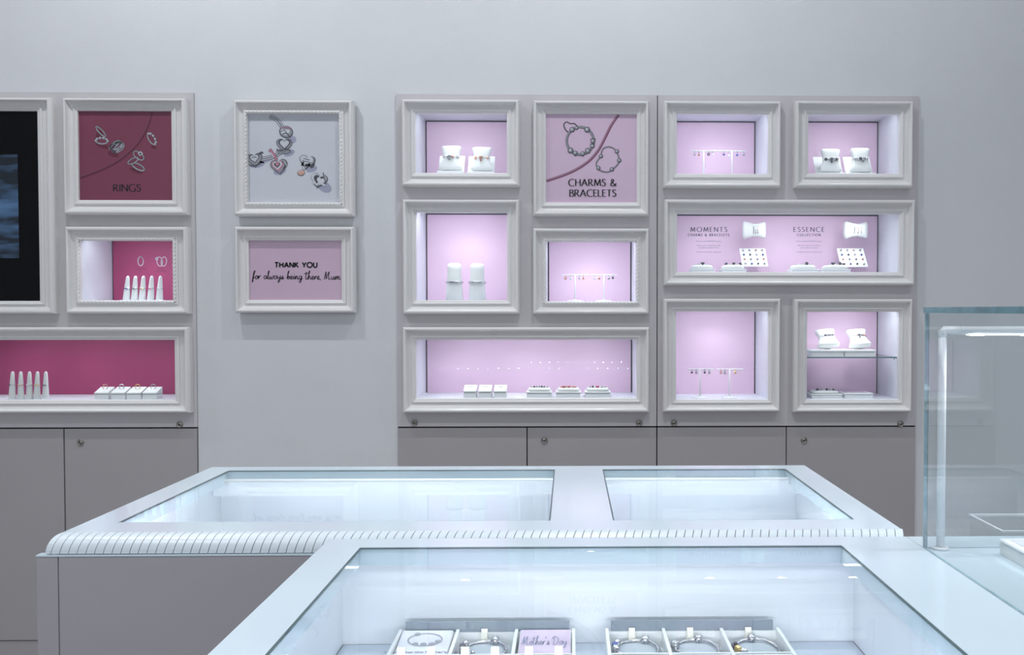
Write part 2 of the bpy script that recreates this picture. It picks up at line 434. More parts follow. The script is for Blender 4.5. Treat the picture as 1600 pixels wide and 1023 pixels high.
# ---------------------------------------------------------------- flat print: strokes, shapes, lettering
def catmull(p, n=8, closed=False):
    out = []; N = len(p)
    rng = range(N) if closed else range(N-1)
    for i in rng:
        p0 = p[(i-1) % N] if closed or i > 0 else p[i]; p1 = p[i]; p2 = p[(i+1) % N]
        p3 = p[(i+2) % N] if closed or i < N-2 else p2
        for k in range(n):
            t = k/n
            out.append(tuple(0.5*((2*p1[a])+(-p0[a]+p2[a])*t+(2*p0[a]-5*p1[a]+4*p2[a]-p3[a])*t*t+(-p0[a]+3*p1[a]-3*p2[a]+p3[a])*t**3) for a in (0, 1)))
    out.append(p[0] if closed else p[-1])
    return out
class Print:
    def __init__(s, Y): s.Y = Y; s.m = MB(); s.names = []
    def mb(s, m):
        if m not in s.names: s.names.append(m)
        s.cur = s.names.index(m); return s
    def add(s, vs, fs, mi=0): s.m.add(vs, fs, s.cur)
    def poly(s, pts, m, k=1):
        Y = s.Y - 0.00025*k
        vs = [P(u, v, Y) for u, v in pts]
        s.mb(m).add(vs, [tuple(range(len(vs)))], 0)
    def line(s, pts, w, m, k=1, smooth=True, closed=False, n=8, nib=None):
        if smooth: pts = catmull(pts, n, closed)
        N = len(pts); Y = s.Y - 0.00025*k; L = []; R = []
        for i in range(N):
            a = pts[i-1] if i > 0 else (pts[-2] if closed else pts[i]); c = pts[i+1] if i < N-1 else (pts[1] if closed else pts[i])
            tx, ty = c[0]-a[0], c[1]-a[1]; l = sqrt(tx*tx+ty*ty) or 1
            tx, ty = tx/l, ty/l
            ww = w(i/(N-1)) if callable(w) else w
            if nib is not None: ww = ww*(nib+(1-nib)*abs(ty)**1.3)
            L.append(P(pts[i][0]-ty*ww/2, pts[i][1]+tx*ww/2, Y)); R.append(P(pts[i][0]+ty*ww/2, pts[i][1]-tx*ww/2, Y))
        s.mb(m).add(L+R, [(i, i+1, N+i+1, N+i) for i in range(N-1)], 0)
    def ell(s, c, rx, ry, m, k=1, rot=0, n=18):
        a = radians(rot)
        s.poly([(c[0]+rx*cos(t)*cos(a)-ry*sin(t)*sin(a), c[1]+rx*cos(t)*sin(a)+ry*sin(t)*cos(a)) for t in (2*pi*i/n for i in range(n))], m, k)
    def ellring(s, c, rx, ry, w, m, k=1, rot=0, n=28, a0=0, a1=360):
        a = radians(rot); full = a1-a0 >= 360
        pts = [(c[0]+rx*cos(t)*cos(a)-ry*sin(t)*sin(a), c[1]+rx*cos(t)*sin(a)+ry*sin(t)*cos(a)) for t in (radians(a0+(a1-a0)*i/n) for i in range(n+1))]
        s.line(pts, w, m, k, smooth=False, closed=full)
    def heart(s, c, w, m, k=1, rot=0, line=None):
        a = radians(rot); pts = []
        for i in range(28):
            t = 2*pi*i/28
            x = 16*sin(t)**3/32*w; y = -(13*cos(t)-5*cos(2*t)-2*cos(3*t)-cos(4*t))/32*w
            pts.append((c[0]+x*cos(a)-y*sin(a), c[1]+x*sin(a)+y*cos(a)))
        if line: s.line(pts+[pts[0]], line, m, k, smooth=False, closed=True)
        else: s.poly(pts, m, k)
    def emit(s, root, name):
        if s.m.v: wpart(s.m, name, s.names, root)
        s.m = MB(); s.names = []
def arc(cx, cy, rx, ry, a0, a1, n=16):
    return [(cx+rx*cos(radians(a0+(a1-a0)*i/n)), cy+ry*sin(radians(a0+(a1-a0)*i/n))) for i in range(n+1)]
L_ = lambda *p: (list(p), False)
C_ = lambda *p: (list(p), True)
CAPS = {
 'A': (.74, [L_((0,0),(.37,1)), L_((.37,1),(.74,0)), L_((.14,.36),(.60,.36))]),
 'B': (.54, [L_((.04,0),(.04,1)), C_((.04,.98),(.25,.98),(.42,.9),(.44,.76),(.36,.6),(.22,.54),(.04,.53)), C_((.2,.53),(.4,.49),(.52,.38),(.52,.2),(.42,.06),(.2,.02),(.04,.02))]),
 'C': (.74, [(arc(.48,.5,.46,.51,55,305), False)]),
 'D': (.74, [L_((.04,0),(.04,1)), C_((.04,.98),(.3,.98),(.58,.86),(.7,.5),(.58,.14),(.3,.02),(.04,.02))]),
 'E': (.46, [L_((.04,0),(.04,1)), L_((.04,.98),(.45,.98)), L_((.04,.53),(.41,.53)), L_((.04,.02),(.46,.02))]),
 'G': (.80, [(arc(.48,.5,.46,.51,55,320), False), L_((.76,.10),(.76,.46))]),
 'H': (.68, [L_((.04,0),(.04,1)), L_((.64,0),(.64,1)), L_((.04,.53),(.64,.53))]),
 'I': (.12, [L_((.06,0),(.06,1))]),
 'K': (.62, [L_((.04,0),(.04,1)), L_((.56,1),(.06,.46)), L_((.2,.6),(.62,0))]),
 'L': (.44, [L_((.04,0),(.04,1)), L_((.04,.02),(.44,.02))]),
 'M': (.90, [L_((.03,0),(.14,1)), L_((.14,1),(.45,.1)), L_((.45,.1),(.76,1)), L_((.76,1),(.87,0))]),
 'N': (.72, [L_((.04,0),(.04,1)), L_((.04,1),(.68,0)), L_((.68,0),(.68,1))]),
 'O': (.94, [(arc(.47,.5,.46,.51,90,450,24), False)]),
 'R': (.60, [L_((.04,0),(.04,1)), C_((.04,.98),(.25,.98),(.42,.9),(.45,.74),(.38,.57),(.22,.49),(.04,.48)), L_((.22,.49),(.60,0))]),
 'S': (.46, [C_((.42,.88),(.3,.99),(.14,.97),(.05,.84),(.08,.66),(.24,.54),(.40,.42),(.44,.24),(.34,.06),(.16,0),(.01,.12))]),
 'T': (.62, [L_((0,.97),(.62,.97)), L_((.31,0),(.31,1))]),
 'U': (.66, [C_((.04,1),(.04,.6),(.05,.28),(.15,.06),(.33,0),(.51,.06),(.61,.28),(.62,.6),(.62,1))]),
 'Y': (.64, [L_((0,1),(.32,.46)), L_((.64,1),(.32,.46)), L_((.32,.46),(.32,0))]),
 '&': (.78, [C_((.74,.42),(.62,.16),(.42,0),(.18,.02),(.04,.2),(.1,.42),(.3,.58),(.42,.76),(.34,.96),(.2,.96),(.14,.78),(.26,.54),(.5,.22),(.78,0))]),
 ' ': (.34, []),
}
SCRIPT = {
 'a': (.40, [C_((.34,.40),(.18,.44),(.05,.28),(.06,.08),(.18,.02),(.30,.18),(.35,.42),(.33,.14),(.42,.03))]),
 'b': (.36, [C_((.0,.06),(.14,.7),(.24,1.02),(.2,1.1),(.12,.8),(.07,.2),(.14,.02),(.28,.1),(.32,.3),(.22,.4),(.1,.26),(.3,.26),(.38,.3))]),
 'e': (.32, [C_((.0,.1),(.16,.18),(.26,.34),(.18,.44),(.06,.3),(.07,.08),(.18,.0),(.34,.12))]),
 'f': (.30, [C_((.02,-.3),(.1,.3),(.2,.95),(.3,1.1),(.32,.96),(.2,.55),(.1,-.1),(.06,-.42),(.0,-.3),(.14,.12),(.32,.16))]),
 'g': (.40, [C_((.34,.40),(.18,.44),(.05,.28),(.06,.08),(.18,.02),(.30,.2),(.35,.42),(.30,-.1),(.2,-.44),(.08,-.38),(.2,-.1),(.44,.12))]),
 'h': (.40, [C_((.0,.02),(.12,.6),(.24,1.05),(.2,1.12),(.12,.75),(.06,.0),(.16,.34),(.27,.42),(.3,.2),(.32,.02),(.42,.08))]),
 'i': (.18, [C_((.02,.1),(.1,.42),(.09,.1),(.2,.06)), L_((.12,.62),(.15,.70))]),
 'l': (.22, [C_((.0,.1),(.14,.65),(.22,1.02),(.17,1.1),(.1,.75),(.06,.15),(.12,.0),(.24,.1))]),
 'm': (.58, [C_((.0,.02),(.08,.42),(.06,.02),(.14,.34),(.25,.42),(.26,.02),(.34,.34),(.46,.42),(.46,.1),(.52,.0),(.62,.1))]),
 'n': (.42, [C_((.0,.02),(.08,.42),(.07,.02),(.16,.34),(.28,.42),(.29,.1),(.34,.0),(.44,.1))]),
 'o': (.34, [C_((.2,.42),(.06,.3),(.05,.08),(.18,.0),(.3,.14),(.28,.36),(.2,.42),(.24,.34),(.38,.34))]),
 'r': (.28, [C_((.0,.02),(.09,.42),(.08,.05),(.14,.32),(.26,.42),(.3,.36))]),
 's': (.30, [C_((.0,.06),(.16,.36),(.2,.46),(.16,.34),(.26,.16),(.2,.0),(.04,.04),(.14,.08),(.34,.12))]),
 't': (.26, [C_((.12,1.0),(.08,.5),(.07,.1),(.14,.0),(.28,.1)), L_((-.12,.74),(.36,.84))]),
 'u': (.42, [C_((.02,.42),(.03,.12),(.12,.0),(.24,.14),(.32,.42),(.31,.1),(.36,.0),(.46,.1))]),
 'w': (.50, [C_((.02,.42),(.04,.08),(.12,.0),(.22,.3),(.24,.06),(.34,.0),(.44,.22),(.42,.42),(.54,.36))]),
 'y': (.40, [C_((.03,.42),(.05,.16),(.14,.08),(.26,.22),(.34,.42),(.28,-.08),(.16,-.44),(.05,-.38),(.18,-.1),(.44,.12))]),
 'M': (.80, [C_((.0,.0),(.1,.5),(.2,1.0),(.22,.95),(.2,.4),(.24,.1),(.38,.6),(.54,1.02),(.56,.9),(.5,.3),(.54,.02),(.74,.12))]),
 'D': (.70, [C_((.16,.98),(.12,.5),(.06,.04)), C_((-.1,.7),(.1,1.0),(.4,.98),(.62,.66),(.5,.2),(.2,.0),(.02,.06))]),
 ',': (.14, [L_((.08,.04),(.02,-.12))]), "'": (.14, [L_((.10,1.0),(.05,.78))]), ' ': (.32, []),
}
def lettering(pr, text, font, x0, x1, base, cap, w, m, k=2, nib=None, track=.12, slope=0.0):
    # fit the text between x0 and x1 on the baseline (photo units of the poster face)
    tot = 0
    for c in text: tot += font[c][0]+track
    tot -= track
    sx = (x1-x0)/tot; X = 0
    for c in text:
        wd_, strokes = font[c]
        for pts, sm in strokes:
            q = [(x0+(X+a)*sx, base-b_*cap+slope*((X+a)*sx)) for a, b_ in pts]
            if not sm and len(q) == 2:
                pr.line(q, w, m, k, smooth=False, nib=nib)
            else: pr.line(q, w, m, k, smooth=sm, n=6, nib=nib)
        X += wd_+track
def tiny_text(root, text, xc, base, size_px, Y, m='ink2', name='lettering'):
    cu = bpy.data.curves.new('lettering', 'FONT'); cu.body = text; cu.align_x = 'CENTER'; cu.size = 1.0
    tmp = bpy.data.objects.new('tmp_text', cu); COL.objects.link(tmp)
    dg = bpy.context.evaluated_depsgraph_get(); dg.update()
    me = bpy.data.meshes.new_from_object(tmp.evaluated_get(dg)); bpy.data.objects.remove(tmp); bpy.data.curves.remove(cu)
    p = P(xc, base, Y); s = size_px*PXM*1.38
    mb = MB(); mb.v = [(p.x+v.co.x*s, Y, p.z+v.co.y*s) for v in me.vertices]
    for f in me.polygons: mb.f.append(tuple(f.vertices)); mb.mi.append(0); mb.sm.append(False)
    bpy.data.meshes.remove(me)
    return wpart(mb, name, m, root)

# ---------------------------------------------------------------- framed things on the wall
framed('A', 'framed_screen', 'tall white frame around a black screen with a painted blue reflection', 'screen', (-92,152,83,490), (-72,173,60,470))
framed('B', 'framed_poster', 'square white frame with burgundy poster reading RINGS', 'poster', (99,153,291.5,335), (121.5,173,268,312.5))
framed('C', 'display_niche', 'rope-edged lit niche with pink back and five white ring cones', 'niche', (102.5,354,294,490), (125,376,270.5,469), True)
framed('D', 'display_niche', 'long lit niche with magenta back holding ring cones and four ring blocks', 'niche', (-92,511,296,645.5), (-70,531,273,625))
framed('E', 'framed_poster', 'rope-edged white frame with pale poster of a heart charm bracelet', 'poster', (365,156,552,337), (387,178,530,316), True)
framed('F', 'framed_poster', 'white frame with pink poster reading THANK YOU for always being there, Mum', 'poster', (367,354,554,488.5), (388.5,375.5,533.5,468.5))
framed('G', 'display_niche', 'lit pink niche with two bracelet pillows beside the CHARMS & BRACELETS poster', 'niche', (627.5,155,811.5,291), (649,177,792,270))
framed('H', 'display_niche', 'tall lit pink niche with two white bangle busts', 'niche', (629,311.5,811.5,490.5), (650,332,792.5,469))
framed('I', 'display_niche', 'long lit pink niche with three white stud blocks and three bracelet cushions', 'niche', (629,511,1015,645), (650,530.5,994.5,622))
framed('J', 'framed_poster', 'white frame with pink poster reading CHARMS & BRACELETS', 'poster', (833,157,1014,337), (853,178,995,316))
framed('K', 'display_niche', 'rope-edged lit pink niche with two T-bar charm stands below the bracelets poster', 'niche', (832.5,356.5,1014.5,490.5), (853.5,377.5,993.5,470.5), True)
framed('L', 'display_niche', 'lit pink niche with two T-bar stands in the top row, above MOMENTS', 'niche', (1037,157.5,1220.5,293), (1057.5,178,1200.5,271.5))
framed('M', 'display_niche', 'rope-edged lit pink niche with two bracelet pillows, top corner of the wall panel', 'niche', (1242,157.5,1427,293), (1263,178.5,1405.5,271))
framed('N', 'display_niche', 'long lit pink niche lettered MOMENTS and ESSENCE', 'niche', (1038,311.5,1430,445.5), (1058,334,1405.5,425))
framed('O', 'display_niche', 'lit pink niche with two round-based T-bar charm stands below MOMENTS', 'niche', (1036.5,466.5,1219.5,643.5), (1056.5,486.5,1200.5,624))
framed('P', 'display_niche', 'lit pink niche with a glass shelf below ESSENCE', 'niche', (1240.5,467,1425.5,644), (1261,487,1404.5,624))
for k, back, n, e in (('C','magenta',1,7.5),('D','magenta',3,3.0),('G','pink',1,6.5),('H','pink',1,11),('I','pink',3,4.3),('K','pink',1,8.5),
                   ('L','pink',1,7),('M','pink',1,6),('N','pink',3,5.0),('O','pink',1,9),('P','pink',1,9)):
    niche(k, back, n, e)

# display panels: boards with openings for the niches
def panel(label, x0, x1, zt, keys, locks, strip=False):
    r = thing('display_wall_unit', label, 'wall panel', ((x0+x1)/2, YP, zC))
    m = MB()
    hs = [(FR[k]['i'][0]-0.0065, FR[k]['i'][1]-0.0065, FR[k]['i'][2]+0.0065, FR[k]['zt']+0.0065) for k in keys]
    holes(m, (x0, zC+0.002, x1, zt), hs, YP, YP+0.02)
    wpart(m, 'board', 'panel', r)
    if strip:
        m = MB(); m.box(x1-.004, x1+.006, YP+.0202, YP+.024, zC+.002, zt); wpart(m, 'seam_strip', 'dark', r)  # dark strip added behind the seam so no light leaks through
    for u, v in locks: lock(r, u, v)
    return r
def lock(parent, u, v, Y=None):
    Y = YP if Y is None else Y
    p = P(u, v, Y)
    m = MB(); m.lathe(p, [(0.0125,-0.001),(0.0125,0.003),(0.0115,0.0045),(0.0085,0.0045),(0.0080,0.003),(0.0062,0.003),(0.0058,0.0048),(0.001,0.005)], 24, 0, 'y')
    o = wpart(m, 'lock', 'steel', parent, 'round dark steel cylinder lock')
    m = MB(); m.box(p.x-0.0011, p.x+0.0011, p.y-0.0056, p.y-0.0046, p.z-0.0035, p.z+0.0035); m.lathe((p.x, p.y-0.0045, p.z), [(0.0026,0),(0.0026,0.0012)], 12, 0, 'y')
    wpart(m, 'keyhole', 'lockhole', o)
panel('grey display panel around the RINGS poster and magenta niche', xL0, xL1, zPtL, ['C','D'], [(281,663)])
panel('grey display panel around the CHARMS & BRACELETS poster', xR0+0.001, xRm-0.0018, zPt, ['G','H','I','K'], [(647.5,660),(998.5,660.5)], True)
panel('grey display panel around the MOMENTS and ESSENCE niche', xRm+0.0018, xR1-0.001, zPt, ['L','M','N','O','P'], [(1053,660.5),(1407,662)])

# base cabinets
def cabinet(label, us, locks):
    xs = [u if abs(u) < 10 else P(u, 700, YP).x for u in us]
    r = thing('base_cabinet', label, 'cabinet', ((xs[0]+xs[-1])/2, YP, 0))
    m = MB(); m.box(xs[0]+0.002, xs[-1]-0.002, YP+0.022, YP+0.10, 0.0, zC-0.002); wpart(m, 'carcass', 'dark', r)
    for i in range(len(xs)-1):
        m = MB(); dy = 0.0015*(i % 2)
        m.box(xs[i]+0.0022, xs[i+1]-0.0022, YP+dy, YP+0.02, zPl+0.003, zC-0.004)
        d = wpart(m, 'door', 'door', r)
        for (k, u, v) in locks:
            if k == i: lock(d, u, v, YP+dy)
    m = MB(); m.box(xs[0]+0.002, xs[-1]-0.002, YP+0.004, YP+0.02, 0, zPl-0.001); wpart(m, 'plinth', 'door', r)
cabinet('grey two-door base cabinet under the magenta ring niche', (xL0,100,xL1), [(1,126,691)])
cabinet('grey two-door base cabinet under the cushions niche', (xR0,823.5,xRm), [(1,850.5,687.5)])
cabinet('grey two-door base cabinet under the T-bar and glass shelf niches', (xRm,1228.5,xR1), [(1,1256,687.5)])

# ---------------------------------------------------------------- posters and their print
# A: dark screen with a painted blue reflection
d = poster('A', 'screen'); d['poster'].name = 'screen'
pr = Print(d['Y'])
pr.poly([(-60,242),(27.5,241),(30,403),(-60,404)], 'screenrefl', 1)
pr.emit(d['poster'], 'painted_reflection')
# B: RINGS
d = poster('B', 'poster_red'); pr = Print(d['Y'])
cv = [(123,278.5),(143,271.5),(164,263),(182,253.5),(199,241),(214,226),(226,208),(233,191),(237,174.5)]
pr.line(cv, 4.2, 'poster_red2', 1); pr.line([(u-1.2,v-1.6) for u, v in cv], 1.2, 'cord', 2); pr.emit(d['poster'], 'printed_edge')
for c, rx, ry in (((160,228),11,3.2),((177,241),9,4),((213,266.5),11,3.5),((240,230),4.5,2.5),((155,210),5,7)): pr.ell(c, rx, ry, 'poster_red2', 1, 20); pr.emit(d['poster'], 'printed_shade')
def pring(c, rx, ry, rot, beads=0, w=2.0):
    pr.ellring(c, rx, ry, w+0.9, 'pdark', 2, rot); pr.ellring(c, rx, ry, w, 'pgrey', 3, rot); pr.ellring(c, rx, ry, w*0.34, 'plight', 4, rot, a0=20, a1=130)
    for i in range(beads):
        a = radians(180+180*i/(beads-1)); b_ = radians(rot)
        x, y = rx*cos(a), ry*sin(a)
        q = (c[0]+x*cos(b_)-y*sin(b_), c[1]+x*sin(b_)+y*cos(b_))
        pr.ell(q, 2.0, 2.0, 'pgrey', 5); pr.ell((q[0]-.3,q[1]-.5), 1.1, 1.1, 'plight', 6)
    pr.emit(d['poster'], 'printed_ring')
pring((157.5,205.5), 10.5, 2.9, 47, 0, 1.6); pring((159,220), 9.2, 4.6, 3, 6)
for k, (dx, rot) in enumerate(((-3,-40),(0,-28),(3,-50),(1,-12),(5,-36))): pring((181+dx*.8, 228+dx*.5), 10.0, 3.4+.6*k, rot, 0, 1.5)
pring((237,217), 9.8, 4.6, 58, 6, 1.6)
pring((216.5,243), 9.5, 5.0, 38, 0, 1.6); pr.poly([(215,239),(220,236),(223.5,240),(218.5,244)], 'plight', 7); pr.poly([(217,239.5),(220,238),(221.5,240.5),(218.5,242)], 'pdark', 8)
pr.emit(d['poster'], 'printed_stone'); pring((208,251), 9.0, 3.6, -28, 0, 1.6); pring((216,260.5), 10.5, 4.0, 28, 0, 2.0)
lettering(pr, 'RINGS', CAPS, 177, 219.5, 298.8, 10.8, 1.9, 'ink', 3, nib=.5, track=.16)
pr.emit(d['poster'], 'lettering')
# E: heart charms on pale ground
d = poster('E', 'poster_white'); pr = Print(d['Y'])
for c, rx, ry, rot in (((457,218),6,6,30),((452,239),9,5,-20),((402,257),12,5,-10),((437,268),10,5,-15),((487,264),9,5,-15),((507,292),12,8,30),((415,251),12,3,-14)): pr.ell(c, rx, ry, 'pshade', 1, rot); pr.emit(d['poster'], 'printed_shade')
def snake(pts, w=6.5):
    pr.line(pts, w, 'pdark', 2); pr.line(pts, w*0.72, 'plight', 3); pr.line(pts, w*0.2, 'pdark', 4)
snake([(421,182),(431,186),(438,194),(444,204),(450,216),(448,230),(436,240),(425,245),(411,248),(400,250)])
pr.emit(d['poster'], 'printed_charm')
# clip bead
pr.ell((447,206), 11, 9.5, 'pdark', 5, 15); pr.ell((447,206), 9.6, 8.1, 'pgrey', 6, 15); pr.ell((445.5,205), 7.2, 6.2, 'plight', 6.5, 15); pr.ell((446,199.5), 8, 2.6, 'pgrey', 7, 8); pr.line([(438,206),(444,203),(449,209),(455,207)], 2.2, 'pgrey', 8); pr.line([(441,210),(447,208),(452,213)], 1.2, 'pdark', 9)
for i in range(6): pr.ell((439.5+2.8*i, 199+abs(i-2.5)*.4), 1.0, 1.0, 'pink_deep', 10)
pr.emit(d['poster'], 'printed_charm')
# pave heart
pr.heart((444,226), 25, 'pdark', 11, 2); pr.heart((444,226), 23, 'pgrey', 12, 2); pr.heart((444.5,224.5), 19, 'pdark', 13); pr.heart((444.5,224.5), 14.5, 'plight', 14)
pr.ell((443,236), 12, 3.4, 'pgrey', 11); 
for i in range(8): pr.ell((433+2.8*i, 234+1.2*sin(i)), 1.0, 1.6, 'pdark', 15)
pr.emit(d['poster'], 'printed_charm')
# left heart
pr.heart((398,249), 25, 'pdark', 5, -8); pr.heart((398,249), 22.5, 'pgrey', 6, -8); pr.heart((397.5,247), 16, 'pdark', 7, -8); pr.heart((397.5,247), 13, 'plight', 8, -8); pr.line([(393,246),(401,245.5)], 1.2, 'pdark', 9, smooth=False)
for i in range(9): pr.ell((389.5+2.1*i, 257+3.0*sin(i*.38)-.3*i), .9, 1.2, 'pdark', 9)
pr.line([(404,241),(408,238),(411,239)], 2.4, 'pdark', 9)
pr.emit(d['poster'], 'printed_charm')
# hanging loop and pink heart
pr.line([(421,233),(425,238),(430,245),(432,250)], 4.6, 'pdark', 9); pr.line([(421,233),(425,238),(430,245),(432,250)], 3.4, 'ppink', 10); pr.line([(423,238),(428,246)], 1.4, 'plight', 11)
pr.heart((436,259), 27, 'pdark', 12, -8); pr.heart((436,259), 24.8, 'pgrey', 13, -8); pr.heart((434,258.5), 19, 'ppink', 14, -4); pr.heart((433.5,258), 15, 'plight', 15, -4); pr.heart((433,257.5), 10, 'pdark', 16, -4); pr.heart((433,256.5), 6.5, 'ppink', 17, 10)
pr.line([(441,252),(446,257),(443,264)], 2.2, 'pdark', 16); pr.line([(443,252),(448,259)], 1.1, 'plight', 17)
pr.emit(d['poster'], 'printed_charm')
# engraved balloon heart
pr.heart((480,252.3), 25.5, 'pdark', 3, 10); pr.heart((479.6,251.8), 23, 'pgrey', 3.5, 10); pr.heart((478.6,251), 20, 'plight', 4, 10); pr.ell((488.5,258.5), 2.4, 5, 'pdark', 4, 35)
pr.emit(d['poster'], 'printed_charm'); lettering(pr, 'M', SCRIPT, 471, 476, 259, 6, 1.3, 'ink', 6); lettering(pr, 'um', SCRIPT, 477, 485, 259.5, 9, 1.3, 'ink', 6)
pr.line([(474,247),(478,248.5),(484,250)], .9, 'pdark', 6); pr.line([(472,250.5),(477,252),(486,254)], .9, 'pdark', 6)
pr.line([(472,261),(474,266)], .7, 'pdark', 4, smooth=False); pr.line([(477,263),(475,266)], .7, 'pdark', 4, smooth=False)
pr.ell((470.5,270), 6, 4.6, 'pdark', 5, -10); pr.ell((470.5,269.6), 5.4, 4.0, 'prose', 6, -10); pr.ell((469,268), 1.8, 1.1, 'plight', 7, -10)
pr.emit(d['poster'], 'printed_charm')
# open heart
pr.heart((498.5,281.5), 27, 'pdark', 3, 14); pr.heart((498.2,281.2), 25, 'pgrey', 3.5, 14); pr.heart((497,280.3), 23, 'plight', 4, 14); pr.heart((498.5,281), 18, 'pdark', 5, 14); pr.heart((501,282.5), 13, 'poster_white', 6, 14)
pr.line([(489,284),(494,288),(500,286),(508,290)], 3.2, 'plight', 7); pr.line([(490,287),(496,291),(503,289)], 1.1, 'pdark', 8)
for i in range(7): pr.ell((505+1.0*i*.6, 270.5+2.6*i), 1.0, 1.0, 'pdark', 8)
pr.emit(d['poster'], 'printed_charm')
# F: THANK YOU
d = poster('F', 'poster_pink'); pr = Print(d['Y'])
lettering(pr, 'THANK YOU', CAPS, 429.5, 495.5, 417.6, 7.6, 2.3, 'ink', 2, track=.20)
lettering(pr, 'for always being there, Mum', SCRIPT, 394, 531.5, 435.5, 11.5, 1.25, 'ink', 2, track=.02, slope=0.008)
pr.emit(d['poster'], 'lettering')
# J: CHARMS & BRACELETS
d = poster('J', 'poster_pink2'); pr = Print(d['Y'])
cv = [(854,282.5),(874,276),(893,268.5),(910,259),(924,248),(936,233),(946,214),(955,196),(966.5,179)]
pr.line(cv, 4.4, 'cord', 1); pr.line([(u-.6,v-.7) for u, v in cv], 2.0, 'cord2', 2); pr.emit(d['poster'], 'printed_cord')
pr.ellring((906.5,220), 21, 21.5, 3.9, 'pdark', 3, n=40); pr.ellring((906.2,219.7), 21, 21.5, 2.2, 'pgrey', 4, n=40)
pr.line([(890,208),(884,203),(881,195),(885,190.5),(891,193),(897,193),(901,196.5),(900,200)], 1.8, 'pdark', 3)
for u, v, r in ((894,202.5,4.2),(901,200,2.8),(917.5,202.5,4.6),(926.5,220,4.0),(925.5,228,3.8),(918.5,235.5,4.6),(910.5,240,3.6),(899,239,3.8),(891.5,235,4.6)):
    pr.ell((u,v), r, r, 'pdark', 5); pr.ell((u-.3,v-.4), r*.72, r*.72, 'pgrey', 6); pr.ell((u-.8,v-.9), r*.34, r*.34, 'plight', 7)
for u, v, r in ((926.5,217,4.2),(926,225,3.9),(910.5,243.5,1.8),(899,243,1.8)): pr.line([(u-r,v),(u+r,v)], 1.2, 'pdark', 8, smooth=False)
pr.emit(d['poster'], 'printed_bracelet')
ch2 = [(950,229.5),(957,231),(963,236),(966,243),(968,251),(965,257),(959,263),(952,268),(944,268.5),(937,265.5),(932.5,259.5),(932,254),(936,248),(939,243.5),(940,238),(943,232)]
pr.line(ch2, 2.2, 'pdark', 3, closed=True); pr.line(ch2, 1.0, 'pgrey', 4, closed=True)
for u, v, r in ((964,236.5,3.4),(967.5,250.5,3.5),(956,264.5,3.5),(935,262.5,3.4),(939,244,3.4)):
    pr.ell((u,v), r, r, 'pdark', 5); pr.ell((u-.3,v-.4), r*.7, r*.7, 'pgrey', 6); pr.ell((u-.7,v-.8), r*.3, r*.3, 'plight', 7)
pr.emit(d['poster'], 'printed_bracelet')
lettering(pr, 'CHARMS &', CAPS, 888.5, 963, 290.4, 10.6, 1.9, 'ink', 9, nib=.45, track=.16)
lettering(pr, 'BRACELETS', CAPS, 890, 962.5, 306.8, 10.6, 1.9, 'ink', 9, nib=.45, track=.14)
pr.emit(d['poster'], 'lettering')
# N: lettering on the back panel of the long niche
bp = FR['N']['bp']; pr = Print(YB)
lettering(pr, 'MOMENTS', CAPS, 1079, 1136, 362.0, 7.2, 1.35, 'ink2', 1, nib=.5, track=.34)
lettering(pr, 'CHARMS & BRACELETS', CAPS, 1075, 1139, 368.8, 3.7, .9, 'ink2', 1, nib=.6, track=.5)
pr.emit(bp, 'lettering')
lettering(pr, 'ESSENCE', CAPS, 1240, 1288, 362.0, 7.2, 1.35, 'ink2', 1, nib=.5, track=.34)
lettering(pr, 'COLLECTION', CAPS, 1245.5, 1282, 368.8, 3.7, .9, 'ink2', 1, nib=.6, track=.4)
pr.emit(bp, 'lettering')
for xc, base, t in ((1107,377.6,'Choose a classic PANDORA bracelet'),(1107,384.2,'Select charms to express your style'),(1107,387.6,'and celebrate special moments'),(1107,394.4,'Complete the look with a safety chain'),
                    (1264,377.6,'Choose a sterling PANDORA bracelet'),(1264,384.2,'Add charms with a built-in silicone'),(1264,387.6,'grip to keep them in place'),(1264,394.4,'Complete the look with a safety chain')):
    tiny_text(bp, t, xc, base, 2.0, YB-0.0003)
# C: two ring outlines with captions on the magenta back
bp = FR['C']['bp']; pr = Print(YB)
pr.ellring((219.8,408), 4.2, 7.0, 1.3, 'plight', 1); pr.ellring((220.6,408), 4.0, 6.8, .6, 'pdark', 2, a0=200, a1=340)
pr.emit(bp, 'printed_ring'); pr.ellring((249.5,408.5), 4.2, 7.2, 1.2, 'plight', 1, -8); pr.ellring((256,408.5), 4.2, 7.2, 1.2, 'plight', 1, 8); pr.ell((245,404), 2.4, 2.4, 'plight', 2); pr.ell((245,404), 1.3, 1.3, 'pgrey', 3)
pr.emit(bp, 'printed_ring')
for xc, base, t in ((219.5,420.6,'Firstly, choose a'),(219.5,424.0,'ring'),(251,420.6,'then add'),(251,424.0,'matching rings')): tiny_text(bp, t, xc, base, 2.0, YB-0.0003, 'ink')

